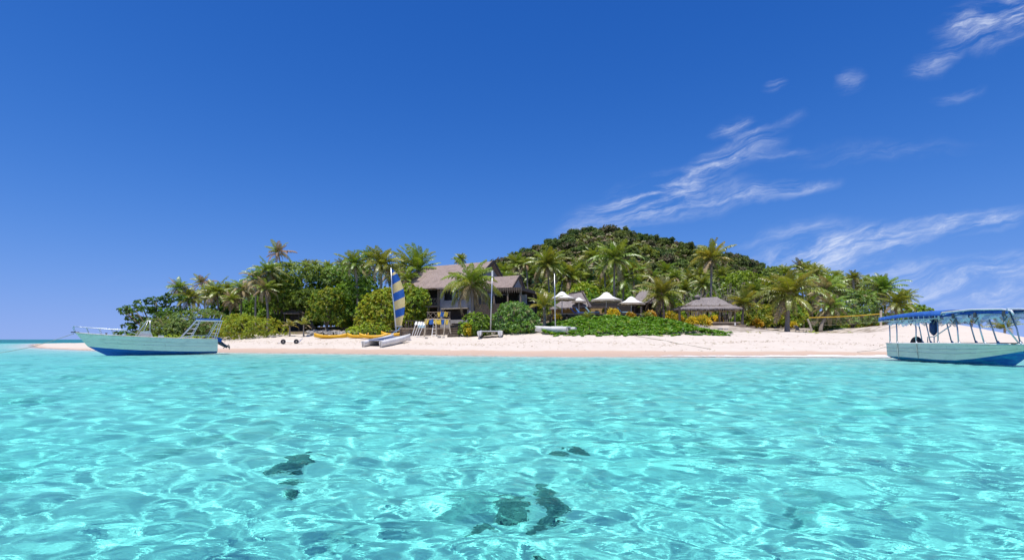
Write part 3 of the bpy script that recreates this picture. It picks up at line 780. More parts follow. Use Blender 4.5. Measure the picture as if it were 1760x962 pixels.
# the big spreading trees
SPREAD = 'big spreading trees left of the sail'
tree('spreading_tree', 'tree', 520, 568, 84, [(0, -92, 52, 20), (-34, -78, 32, 18), (34, -84, 34, 20), (-10, -66, 46, 20), (-44, -58, 22, 20), (-30, -110, 14, 6), (0, -104, 26, 10)], 'broad crowned spreading tree highest of the thicket, above the little hut', 16, 760, 0.46, ('leaf_mid', 'leaf_dark', 'leaf_grey'), (0.55, 0.2, 0.25), SPREAD, r0=0.35, rough=0.2)
tree('spreading_tree', 'tree', 585, 568, 86, [(0, -90, 44, 22), (30, -84, 30, 20), (-20, -70, 34, 22), (28, -60, 26, 20)], 'spreading tree joined to the right of the highest thicket crown', 17, 620, 0.46, ('leaf_mid', 'leaf_dark', 'leaf_grey'), (0.55, 0.25, 0.2), SPREAD, r0=0.3, rough=0.2)
tree('spreading_tree', 'tree', 478, 570, 80, [(0, -68, 26, 24), (-12, -50, 18, 24), (10, -46, 22, 26), (14, -82, 22, 14)], 'narrow leafy tree at the left edge of the thicket', 18, 420, 0.42, ('leaf_mid', 'leaf_olive', 'leaf_dark'), (0.5, 0.25, 0.25), SPREAD, r0=0.25, rough=0.18)
tree('spreading_tree', 'tree', 612, 572, 75, [(0, -66, 34, 22), (-22, -48, 22, 22), (20, -46, 26, 20), (0, -32, 30, 18)], 'fresh green tree between the thicket and the yellow green bush', 19, 560, 0.40, ('leaf_mid', 'leaf_bright', 'leaf_dark'), (0.5, 0.28, 0.22), SPREAD, r0=0.25, rough=0.2)
tree('drooping_tree', 'tree', 560, 572, 72, [(0, -46, 27, 26), (-6, -28, 22, 20), (10, -64, 20, 14), (14, -26, 18, 20)], 'olive tinted drooping tree standing in front of the thicket', 20, 480, 0.33, ('leaf_olive', 'leaf_mid', 'leaf_dark'), (0.42, 0.38, 0.2), SPREAD, r0=0.22, rough=0.2)
tree('spreading_tree', 'tree', 540, 570, 79, [(0, -52, 40, 20), (-36, -44, 18, 18)], 'shaded lower tree over the pale rocky slope', 21, 360, 0.42, ('leaf_dark', 'leaf_mid'), (0.6, 0.4), SPREAD, r0=0.25, rough=0.2)
# yellow green bush behind the sail
tree('sea_hibiscus', 'tree', 660, 575, 66, [(0, -40, 40, 32), (-24, -22, 26, 18), (22, -30, 28, 30), (4, -62, 26, 16), (-6, -16, 40, 14)], 'rounded yellow green bush left of the mast of the striped sail', 22, 800, 0.32, ('leaf_olive', 'leaf_bright', 'leaf_mid'), (0.42, 0.33, 0.25), trunk=True, wid=0.36, r0=0.18, rough=0.17)
tree('sea_hibiscus', 'tree', 708, 572, 67.5, [(0, -40, 24, 32), (8, -56, 22, 22), (-10, -66, 18, 18), (4, -20, 20, 16)], 'rounded green bush right of the striped sail against the dark house', 23, 460, 0.32, ('leaf_bright', 'leaf_mid', 'leaf_olive'), (0.45, 0.35, 0.2), trunk=True, wid=0.36, r0=0.15, rough=0.17)
tree('low_shrub', 'shrub', 634, 575, 63, [(-16, -6, 22, 10), (12, -10, 24, 12)], 'low green shrub right behind the yellow kayaks', 24, 230, 0.28, ('leaf_bright', 'leaf_mid'), (0.6, 0.4), trunk=False)
# in front of the house
tree('heliotrope_bush', 'shrub', 884, 576, 58.5, [(0, -30, 34, 22), (-22, -22, 22, 20), (22, -24, 22, 22), (-4, -44, 24, 12), (0, -14, 38, 12)], 'large layered grey green bush between the two bare masts', 25, 620, 0.30, ('leaf_grey', 'leaf_mid', 'leaf_tan'), (0.58, 0.36, 0.06), trunk=False, r0=0.3, rough=0.2, low=-0.5)
tree('garden_shrub', 'shrub', 816, 576, 58, [(0, -18, 22, 18), (-12, -10, 16, 12), (12, -22, 14, 16), (10, -8, 16, 10)], 'glossy dark green shrub beside the wooden beach stairs', 26, 330, 0.26, ('leaf_mid', 'leaf_bright', 'leaf_dark'), (0.5, 0.3, 0.2), trunk=False, wid=0.4)
tree('croton_bush', 'shrub', 804, 576, 57, [(0, -12, 7, 10)], 'small golden leaved shrub at the foot of the dark garden shrub', 27, 60, 0.26, ('leaf_gold', 'leaf_olive'), (0.75, 0.25), trunk=False, wid=0.35, group='golden croton shrubs')
# right half
tree('heliotrope_bush', 'tree', 1466, 576, 72, [(0, -48, 36, 24), (-24, -34, 22, 20), (26, -38, 22, 24), (0, -26, 40, 18), (-6, -66, 24, 12)], 'grey green dome tree behind the volleyball net', 28, 700, 0.34, ('leaf_grey', 'leaf_tan', 'leaf_mid'), (0.62, 0.13, 0.25), trunk=True, r0=0.24, rough=0.18)
tree('garden_shrub', 'shrub', 1420, 577, 69, [(0, -14, 14, 14), (10, -10, 12, 10), (-10, -8, 10, 8)], 'dark shrub in the shade under the shaggy palm by the net', 29, 190, 0.28, ('leaf_dark', 'leaf_mid'), (0.7, 0.3), trunk=False)
tree('leafy_tree', 'tree', 1276, 560, 96, [(0, -76, 24, 24), (-14, -60, 18, 18), (16, -66, 20, 20), (0, -48, 26, 16)], 'airy light green tree right of the tallest golden palm', 30, 420, 0.42, ('leaf_bright', 'leaf_mid'), (0.6, 0.4), r0=0.25, rough=0.24, bark='bark_pale')
tree('leafy_tree', 'tree', 1325, 560, 118, [(0, -92, 16, 12), (0, -80, 20, 14)], 'rounded pale tree on the skyline right of the hill', 31, 200, 0.5, ('leaf_grey', 'leaf_mid'), (0.6, 0.4), r0=0.25)
tree('almond_tree', 'tree', 1570, 566, 78, [(0, -44, 24, 12), (14, -34, 20, 10), (-12, -30, 24, 14), (20, -26, 14, 8), (4, -20, 26, 12)], 'bright green tree sloping down toward the right boat canopy', 32, 420, 0.38, ('leaf_bright', 'leaf_mid', 'leaf_dark'), (0.5, 0.35, 0.15), r0=0.25, rough=0.2, wid=0.34)
# golden crotons
CR = [(958, 548, 66.0, 8, 'golden croton at the left end of the sun deck front'), (1053, 546, 65.6, 12, 'golden croton below the tall parasol'), (1084, 546, 65.6, 8, 'golden croton below the right parasol'),
      (1040, 536, 68.0, 6, 'golden croton on the sun deck beside the tall parasol pole'), (1118, 551, 67, 10, 'golden croton right of the deck end post'), (1152, 553, 68, 12, 'golden croton left of the gazebo by the black post'), (1166, 553, 67, 10, 'golden croton against the black post near the gazebo'),
      (1190, 559, 66, 11, 'golden croton at the gazebo corner, left of two'), (1208, 561, 65, 13, 'bright golden croton at the gazebo corner, right of two'), (1196, 544, 86, 15, 'golden croton seen through the left bay of the gazebo'), (1232, 544, 88, 16, 'golden croton seen through the middle of the gazebo'), (1254, 546, 86, 10, 'golden croton seen through the right bay of the gazebo'),
      (1300, 562, 74, 12, 'golden croton on the sand right of the gazebo'), (1362, 562, 78, 9, 'golden croton behind the big beach palm trunk'), (1410, 566, 72, 8, 'low golden croton near the leaning net post'), (1497, 566, 76, 11, 'golden croton left of the right net post'), (1524, 568, 76, 13, 'golden croton just right of the right net post'),
      (1552, 568, 77, 13, 'golden croton under the front of the boat canopy'), (1577, 568, 77, 14, 'golden croton under the middle of the boat canopy'), (1596, 568, 76, 10, 'golden croton beside the hanging dark fender')]
crm = [crown_mesh(60 + i, [(0, 0, 0.45, 0.5, 0.5, 0.45)], 60, 0.62, 8, 0.13, ('leaf_gold', 'leaf_olive'), (0.8, 0.2), low=-0.4, rough=0.5, name='foliage') for i in range(3)]
for i, (px, py, Y, rp, lab) in enumerate(CR):
    x = (px - 880) / FPX * Y; z = P(px, py, Y).z - 0.15 if py < 557 else gz(x, Y)
    z = min(z, gz(x, Y)) if Y > 84 else max(z, gz(x, Y)) if px != 1040 else z
    o = tag(new_obj('croton_bush', crm[i % 3]), lab, 'shrub', 'golden croton shrubs')
    s = rp / FPX * Y / 0.85; o.location = (x, Y, z); o.scale = (s, s, s * 1.05); o.rotation_euler = (0, 0, i * 1.9)
# understory thicket between the trunks
um = [crown_mesh(70 + i, [(0, 0, 1.2, 2.0, 1.6, 1.3), (1.0, 0.4, 0.8, 1.4, 1.2, 0.9)], 230, 0.36, 8, 0.3, mt, w, low=-0.3, rough=0.22, name='foliage') for i, (mt, w) in enumerate([(('leaf_mid', 'leaf_dark'), (0.6, 0.4)), (('leaf_olive', 'leaf_mid'), (0.5, 0.5)), (('leaf_bright', 'leaf_mid', 'leaf_dark'), (0.4, 0.4, 0.2))])]
ru = random.Random(77); k = 0
def under(px, Y, s, sy=1.0, dz=0.0):
    global k
    x = (px - 880) / FPX * Y
    o = tag(new_obj('understory_shrub', um[k % 3]), 'leafy green shrub filling the thicket between the palm trunks', 'shrub', 'undergrowth shrubs between the palms')
    o.location = (x, Y, gz(x, Y) - 0.15 + dz); o.scale = (s, s, s * sy); o.rotation_euler = (0, 0, ru.uniform(0, 6.28)); k += 1
for px in range(385, 700, 17): under(px + ru.uniform(-6, 6), ru.uniform(90, 104), ru.uniform(1.2, 1.9), ru.uniform(1.1, 1.9))
for px in range(700, 1320, 17): under(px + ru.uniform(-6, 6), ru.uniform(92, 118), ru.uniform(1.3, 2.0), ru.uniform(0.9, 1.5))
for px in range(1280, 1560, 17): under(px + ru.uniform(-6, 6), ru.uniform(80, 96), ru.uniform(0.9, 1.5), ru.uniform(0.9, 1.5))
for px in range(880, 1300, 30): under(px + ru.uniform(-8, 8), ru.uniform(120, 135), ru.uniform(1.4, 2.0), ru.uniform(1.0, 1.5))
for px in (392, 404, 455, 470): under(px, 80, 0.9, 0.9)
for px in (596, 606, 616, 626): under(px, 79, 0.8, 0.9)
for px in (530, 600, 615, 630): under(px, 112, 2.0, 1.2)
for px in range(470, 720, 16): under(px + ru.uniform(-5, 5), ru.uniform(80, 90), ru.uniform(0.8, 1.2), ru.uniform(0.8, 1.3))
for px in range(215, 400, 18): under(px + ru.uniform(-5, 5), ru.uniform(80, 92) if px > 260 else 78, ru.uniform(0.7, 1.1), ru.uniform(0.6, 1.1))
# more palms filling the belt behind, too alike to tell apart
rp_ = random.Random(19)
for (px, py, rr) in [(566, 462, 18), (590, 470, 20), (672, 470, 22), (730, 482, 22), (866, 468, 20), (905, 455, 16), (1000, 462, 18), (1038, 466, 20), (1085, 462, 18), (1120, 476, 18), (1160, 476, 17), (1205, 474, 18), (1176, 500, 22), (1250, 486, 20), (1262, 500, 22), (1300, 486, 20), (1312, 500, 22), (1345, 500, 20), (1400, 500, 22), (1444, 500, 18), (1500, 510, 18), (1310, 518, 22), (1395, 520, 22), (430, 512, 18), (1480, 512, 18), (392, 500, 20), (405, 512, 20), (428, 500, 22), (448, 500, 22), (360, 506, 20), (336, 512, 18), (384, 520, 18), (680, 476, 24), (745, 478, 20), (590, 460, 18), (624, 464, 22), (1296, 502, 24), (1322, 492, 22), (1338, 512, 24), (1378, 486, 24), (1402, 470, 20), (1426, 488, 22), (1446, 488, 20), (1508, 490, 22), (1556, 512, 20), (1466, 478, 16), (1210, 490, 22), (1242, 474, 20), (1096, 488, 22), (968, 470, 20), (872, 480, 20)]:
    palm(px, py, rr, rp_.choice(['full', 'full2', 'yellow', 'full', 'dry']), 'small palm crown crowded among the others in the belt of palms', 0, Y=rp_.uniform(98, 124) if px < 1290 else rp_.uniform(84, 100), group='palms crowded in the belt behind')
# grey leafless thickets
def bare_shrub(px, py, Y, h, w, label, seed, n=46):
    x = (px - 880) / FPX * Y; z0 = gz(x, Y); zz = P(px, py, Y).z
    r = random.Random(seed); b = MB(); pts = []
    zb = max(0.0, zz - z0)
    for i in range(n):
        p = Vector((r.uniform(-.2, .2) * w, r.uniform(-.3, .3), 0)); d = Vector((r.uniform(-1, 1) * w, r.uniform(-.8, .8), r.uniform(0.5, 1.0) * (h + zb)))
        q = p + d * 0.5 + Vector((r.uniform(-.3, .3), 0, r.uniform(-.1, .3))); e = p + d
        b.tube([p, q, e], [0.045, 0.03, 0.012], 4, False)
        for j in range(4):
            s_ = q.lerp(e, r.random()); b.tube([s_, s_ + Vector((r.uniform(-.7, .7), r.uniform(-.4, .4), r.uniform(-.2, .7)))], [0.02, 0.008], 3, False)
    o = b.build('bare_shrub', M['twig']); o.location = (x, Y, z0)
    return tag(o, label, 'shrub', 'leafless grey shrubs')
bare_shrub(1196, 520, 84, 2.2, 2.3, 'leafless grey shrub left of the tallest palm trunk behind the gazebo', 1)
bare_shrub(1252, 510, 86, 2.6, 2.6, 'leafless grey shrub right of the tallest palm trunk behind the gazebo', 2)
bare_shrub(1290, 505, 90, 2.4, 2.2, 'leafless grey thicket below the airy light green tree', 3)
bare_shrub(1408, 572, 71, 1.2, 1.4, 'leafless grey tangle lying near the leaning net post', 4, 20)

# ------------------------------------------------------------------ creeper on the bank (nobody could count its leaves)
def scatter(name, pts, rad, nleaf, wid, mats, mw, seed, label, cat, up=0.6):
    r = np.random.RandomState(seed); n = len(pts)
    ax = np.stack([r.normal(0, 0.35, n), r.normal(-0.25, 0.35, n), np.full(n, up + 0.4)], 1)
    me = leaves_mesh(name, [leaf_clusters(r, pts, ax, rad * r.uniform(0.6, 1.3, n), nleaf, wid, r.choice(len(mats), n, p=mw), True)], mats)
    o = new_obj(name, me)
    return tag(o, label, cat, kind='stuff')
r = np.random.RandomState(8)
def bank_mask(X, Y):
    s = coast_dist(X, Y) + 0.5 * wob(X, Y, 0.8, 40)
    # left edge by the young palm, right edge tapering to the beach
    right = 22.2 - np.maximum(0, s - 14.3) * 0.55 + 0.4 * wob(X, Y, 0.9, 41)
    return (s > 14.3) & (X > 3.2) & (X < right) & (s < 27)
X = r.uniform(3, 24, 22000); Y = r.uniform(50, 72, 22000); keep = bank_mask(X, Y); X, Y = X[keep], Y[keep]
lump = np.clip(wob(X, Y, 1.4, 42), -0.3, 1) + 0.5 * wob(X, Y, 3.6, 43)
keep = (lump > -0.55) | (r.rand(len(X)) < 0.35); X, Y, lump = X[keep], Y[keep], lump[keep]
Z = height(X, Y) + 0.10 + 0.34 * np.clip(lump, 0, 1.3) + r.uniform(0, 0.14, len(X))
rx, ry = [], []
for q in range(46):                                     # runners creeping down over the sand
    x, y = r.uniform(4, 21.5), 0; ys = np.arange(48, 66, 0.1); y = ys[np.argmax(coast_dist(np.full(len(ys), x), ys) > 14.6)]; a = R(r.uniform(-140, -40))
    for j in range(int(r.uniform(8, 30))):
        rx.append(x); ry.append(y); x += 0.07 * math.cos(a); y += 0.07 * math.sin(a); a += r.normal(0, 0.25)
rx, ry = np.array(rx), np.array(ry); X = np.concatenate([X, rx]); Y = np.concatenate([Y, ry]); Z = np.concatenate([Z, height(rx, ry) + 0.04])
scatter('bank_creeper', np.stack([X, Y, Z], -1), 0.17, 7, 0.42, ('creeper', 'creeper_dark', 'leaf_olive'), (0.70, 0.24, 0.06), 9, 'bright green creeper covering the bank below the sun deck', 'creeper')
X = r.uniform(-62, 40, 9000); Y = r.uniform(50, 80, 9000); s = coast_dist(X, Y) + 0.6 * wob(X, Y, 0.5, 44); keep = (s > 15) & (s < 19) & (wob(X, Y, 0.7, 45) > 0.0) & ((X < 2.5) | (X > 24.5) & (X < 32) | (X > 33) & (r.rand(9000) < 0.25)) & (r.rand(9000) < 0.5)
X, Y = X[keep], Y[keep]
scatter('ground_cover', np.stack([X, Y, height(X, Y) + 0.08], -1), 0.22, 5, 0.3, ('leaf_olive', 'leaf_bright', 'leaf_tan'), (0.4, 0.3, 0.3), 10, 'patchy low plants along the top of the beach', 'ground cover')

# ------------------------------------------------------------------ woods on the hill
hm = []
for i in range(8):
    rr = np.random.RandomState(90 + i); lobes = [(rr.uniform(-2.2, 2.2), rr.uniform(-2.2, 2.2), rr.uniform(1.2, 4.2), rr.uniform(0.8, 1.8), rr.uniform(0.8, 1.8), rr.uniform(0.6, 1.3)) for _ in range(8)]
    pal = [(('hill_dark', 'hill_mid'), (0.75, 0.25)), (('hill_mid', 'hill_dark'), (0.6, 0.4)), (('hill_brown', 'hill_dark'), (0.6, 0.4)), (('hill_mid', 'leaf_olive'), (0.75, 0.25))][(0, 1, 0, 2, 1, 0, 2, 3)[i]]
    hm.append(crown_mesh(90 + i, lobes, 300, 0.66, 6, 0.34, pal[0], pal[1], low=-0.4, rough=0.34, name='hill_tree'))
rh = np.random.RandomState(4); pts = []; tries = 0
def bare_patch(px, py):
    """the grassy, rocky shoulder right of the summit"""
    return (1086 < px < 1150 and 400 + (px - 1086) * 0.16 < py < 416 + (px - 1086) * 0.2) or (1118 < px < 1200 and 409 + (px - 1118) * 0.12 < py < 426 + (px - 1118) * 0.14)
while len(pts) < 300 and tries < 40000:
    tries += 1
    x = rh.uniform(-34, 122); y = rh.uniform(136, 236)
    z = gz(x, y)
    if z < 7: continue
    px = 880 + x / y * FPX; py = 583 - (z + 2 - CAM_H) / y * FPX
    if py > 505 or (bare_patch(px, py) and rh.rand() < 0.7): continue
    if any((x - a) ** 2 + ((y - b) * 0.8) ** 2 < 4.3 ** 2 for a, b, *_ in pts): continue
    pts.append((x, y, z, px, py))
for i, (x, y, z, px, py) in enumerate(pts):
    o = new_obj('hill_tree', hm[rh.choice(8, p=[.17, .15, .17, .12, .13, .12, .08, .06])])
    tag(o, 'bushy dark tree in the dense woods covering the hill', 'tree', 'trees of the wooded hill')
    s = rh.uniform(0.55, 1.0); o.location = (x, y, z - 0.8); o.scale = (s, s, s * rh.uniform(0.85, 1.15)); o.rotation_euler = (0, 0, rh.uniform(0, 6.28))
X = rh.uniform(-40, 125, 16000); Y = rh.uniform(128, 245, 16000); Z = height(X, Y); keep = Z > 5
PX = 880 + X / Y * FPX; PY = 583 - (Z + 0.5 - CAM_H) / Y * FPX
keep &= ~np.array([bare_patch(a, b) and rh.rand() < 0.72 for a, b in zip(PX, PY)])
X, Y, Z = X[keep], Y[keep], Z[keep]
scatter('hill_undergrowth', np.stack([X, Y, Z + rh.uniform(0.2, 2.0, len(X))], -1), 0.85, 5, 0.34, ('hill_dark', 'hill_mid', 'hill_brown'), (0.28, 0.42, 0.30), 12, 'dense scrub between the trees of the hill', 'undergrowth')
X = rh.uniform(50, 92, 5000); Y = rh.uniform(195, 232, 5000); Z = height(X, Y); PX = 880 + X / Y * FPX; PY = 583 - (Z + 0.5 - CAM_H) / Y * FPX
keep = np.array([bare_patch(a, b) for a, b in zip(PX, PY)]); X, Y, Z = X[keep], Y[keep], Z[keep]
M['dry_grass'] = leaf_material('dry_grass', (0.184, 0.156, 0.106), (0.345, 0.312, 0.237), 0.2, 0.02, 0.7, 0.4)
scatter('dry_hill_grass', np.stack([X, Y, Z + 0.1], -1), 0.6, 5, 0.2, ('dry_grass', 'hill_brown'), (0.8, 0.2), 13, 'dry pale grass on the open shoulder of the hill', 'grass', up=1.2)
# ------------------------------------------------------------------ materials of built things
def plain(name, c1, c2=None, rough=0.6, scale=4.0, metal=0.0, spec=0.4, bmp=0.0, stretch=(1, 1, 1)):
    m, t, out = mat(name)
    tc = t.n('ShaderNodeTexCoord'); pos = t.mapping(tc.outputs['Object'], scale=stretch)
    n = t.noise(pos, scale, 5, 0.62).outputs[0]
    col = t.mix(t.rng(n, 0.32, 0.68), (*c1, 1), (*(c2 or c1), 1))
    bsdf(t, out, col, rough, metal, spec, bump(t, n, bmp, 0.03) if bmp else None)
    return m
def thatch_material(name, c1, c2, c3):
    m, t, out = mat(name)
    g = t.n('ShaderNodeNewGeometry'); tc = t.n('ShaderNodeTexCoord')
    uvm = t.mapping(tc.outputs['Object'], scale=(7, 7, 0.9))
    n1 = t.noise(uvm, 2.2, 5, 0.7).outputs[0]; n2 = t.noise(tc.outputs['Object'], 1.1, 4, 0.6).outputs[0]
    col = t.ramp(n1, [(0.32, c1), (0.5, c2), (0.68, c3)])
    col = t.mix(t.rng(n2, 0.45, 0.7, 0, 0.45), col, (*[q * 0.55 for q in c2], 1))
    bsdf(t, out, col, 0.95, spec=0.1, normal=bump(t, n1, 1.0, 0.12))
    return m
def hull_paint(name, base, stain, rust):
    m, t, out = mat(name)
    tc = t.n('ShaderNodeTexCoord'); pos = tc.outputs['Object']
    n = t.noise(t.mapping(pos, scale=(0.7, 0.7, 2.2)), 2.0, 6, 0.65).outputs[0]
    v = t.noise(t.mapping(pos, scale=(3.5, 3.5, 0.35)), 2.4, 4, 0.6).outputs[0]
    col = t.mix(t.rng(n, 0.42, 0.72, 0, 0.8), (*base, 1), (*stain, 1))
    col = t.mix(t.rng(v, 0.60, 0.74, 0, 0.55), col, (*rust, 1))
    f = t.noise(pos, 26, 3, 0.6).outputs[0]
    bsdf(t, out, col, t.rng(f, 0.3, 0.7, 0.35, 0.6), spec=0.4, normal=bump(t, f, 0.08, 0.02))
    return m
M['shingle'] = thatch_material('roof_shingle', (0.23, 0.175, 0.15), (0.34, 0.265, 0.232), (0.44, 0.35, 0.31))
M['thatch'] = thatch_material('grey_thatch', (0.13, 0.105, 0.095), (0.29, 0.25, 0.235), (0.47, 0.43, 0.41))
M['plaster'] = plain('white_plaster', (0.46, 0.44, 0.43), (0.33, 0.31, 0.30), 0.85, 2.5)
M['gable'] = plain('grey_gable_boards', (0.26, 0.25, 0.25), (0.36, 0.35, 0.35), 0.8, 5, stretch=(6, 6, 0.6))
M['timber'] = plain('weathered_timber', (0.19, 0.14, 0.10), (0.33, 0.26, 0.19), 0.85, 6, bmp=0.3, stretch=(1, 1, 1))
M['timber_dark'] = plain('dark_timber', (0.055, 0.042, 0.034), (0.11, 0.085, 0.068), 0.8, 6, bmp=0.3)
M['timber_pale'] = plain('pale_timber', (0.40, 0.33, 0.24), (0.56, 0.48, 0.36), 0.85, 6, bmp=0.2)
M['shade'] = plain('interior_shade', (0.035, 0.03, 0.026), (0.06, 0.05, 0.042), 0.9, 3)  # near-black base colour paints the shade inside rooms and openings
M['ochre'] = plain('ochre_wall', (0.34, 0.22, 0.07), (0.44, 0.30, 0.11), 0.85, 5)
M['canvas'] = plain('white_canvas', (0.78, 0.76, 0.72), (0.70, 0.67, 0.62), 0.8, 3)
M['canvas_shade'] = plain('shaded_canvas', (0.44, 0.35, 0.25), (0.52, 0.43, 0.32), 0.8, 3)  # darker canvas colour paints the shade under the parasols
M['blue_cloth'] = plain('blue_cloth', (0.02, 0.09, 0.34), (0.03, 0.13, 0.44), 0.7, 3)
M['sky_cloth'] = plain('light_blue_cloth', (0.09, 0.25, 0.50), (0.16, 0.36, 0.60), 0.7, 3)
M['aqua_cloth'] = plain('aqua_cloth', (0.32, 0.55, 0.62), (0.42, 0.64, 0.70), 0.7, 3)
M['navy'] = plain('navy_mesh', (0.010, 0.025, 0.09), (0.02, 0.045, 0.14), 0.6, 8)
M['sail_blue'] = plain('blue_sailcloth', (0.012, 0.085, 0.33), (0.02, 0.105, 0.38), 0.6, 1.5)
M['sail_yellow'] = plain('straw_sailcloth', (0.60, 0.47, 0.20), (0.66, 0.54, 0.26), 0.6, 1.5)
M['gel'] = plain('white_gelcoat', (0.74, 0.72, 0.69), (0.60, 0.58, 0.54), 0.35, 2.0)
M['gel_dull'] = plain('dull_gelcoat', (0.58, 0.54, 0.48), (0.42, 0.38, 0.32), 0.5, 3.0)
M['kayak'] = plain('yellow_plastic', (0.66, 0.34, 0.006), (0.74, 0.42, 0.012), 0.4, 2.0)
M['alu'] = plain('aluminium_tube', (0.62, 0.63, 0.65), (0.48, 0.49, 0.51), 0.35, 6, metal=0.7)
M['alu_white'] = plain('white_tube', (0.66, 0.67, 0.68), (0.52, 0.53, 0.55), 0.4, 6)
M['black'] = plain('black_rubber', (0.018, 0.018, 0.02), (0.04, 0.04, 0.045), 0.6, 8)
M['steel_dark'] = plain('dark_metal', (0.06, 0.06, 0.065), (0.12, 0.12, 0.125), 0.45, 8)
M['hull_a'] = hull_paint('weathered_white_hull', (0.84, 0.76, 0.62), (0.66, 0.61, 0.50), (0.50, 0.40, 0.29))
M['hull_b'] = hull_paint('weathered_pale_hull', (0.82, 0.72, 0.60), (0.64, 0.58, 0.49), (0.48, 0.40, 0.32))
M['bottom'] = hull_paint('blue_bottom_paint', (0.012, 0.11, 0.42), (0.010, 0.055, 0.24), (0.05, 0.30, 0.48))
M['bottom_b'] = hull_paint('blue_green_bottom_paint', (0.012, 0.12, 0.40), (0.02, 0.32, 0.50), (0.012, 0.05, 0.22))
M['rope'] = plain('hemp_rope', (0.30, 0.27, 0.20), (0.42, 0.38, 0.30), 0.9, 20)
M['tape'] = plain('yellow_tape', (0.72, 0.42, 0.02), (0.78, 0.50, 0.04), 0.6, 5)
M['life_yellow'] = plain('yellow_vest', (0.70, 0.48, 0.05), (0.76, 0.58, 0.10), 0.7, 5)
M['life_blue'] = plain('blue_vest', (0.03, 0.12, 0.40), (0.05, 0.17, 0.50), 0.7, 5)
M['stone'] = plain('pale_coral_stone', (0.34, 0.31, 0.27), (0.52, 0.48, 0.43), 0.9, 4, bmp=0.5)
M['rock'] = plain('grey_rock', (0.17, 0.16, 0.145), (0.40, 0.37, 0.34), 0.9, 2.5, bmp=0.8)
M['coral'] = plain('dark_coral', (0.09, 0.15, 0.15), (0.32, 0.38, 0.34), 0.95, 5, bmp=0.8)
def vinyl_material():
    m, t, out = mat('clear_vinyl')
    tc = t.n('ShaderNodeTexCoord'); n = t.noise(t.mapping(tc.outputs['Object'], scale=(1, 1, 1.4)), 3.2, 4, 0.6, 0.6).outputs[0]
    b = t.n('ShaderNodeBsdfPrincipled'); b.inputs['Roughness'].default_value = 0.22
    t.l(t.mix(n, (0.48, 0.55, 0.68, 1), (0.82, 0.85, 0.90, 1)), b.inputs['Base Color']); b.inputs['Specular IOR Level'].default_value = 0.6  # pale end of the mix paints white glints into the vinyl
    t.l(bump(t, n, 0.4, 0.08), b.inputs['Normal'])
    tr = t.n('ShaderNodeBsdfTransparent'); mx = t.n('ShaderNodeMixShader')
    t.l(t.rng(n, 0.3, 0.7, 0.55, 0.9), mx.inputs[0]); t.l(tr.outputs[0], mx.inputs[1]); t.l(b.outputs[0], mx.inputs[2]); t.l(mx.outputs[0], out.inputs[0])
    return m
M['vinyl'] = vinyl_material()
def glass_material():
    m, t, out = mat('smoked_glass')
    gl = t.n('ShaderNodeBsdfGlossy'); gl.inputs['Roughness'].default_value = 0.05
    tr = t.n('ShaderNodeBsdfTransparent'); tr.inputs[0].default_value = (0.72, 0.78, 0.82, 1)
    mx = t.n('ShaderNodeMixShader'); mx.inputs[0].default_value = 0.22
    t.l(tr.outputs[0], mx.inputs[1]); t.l(gl.outputs[0], mx.inputs[2]); t.l(mx.outputs[0], out.inputs[0]); return m
M['glass'] = glass_material()

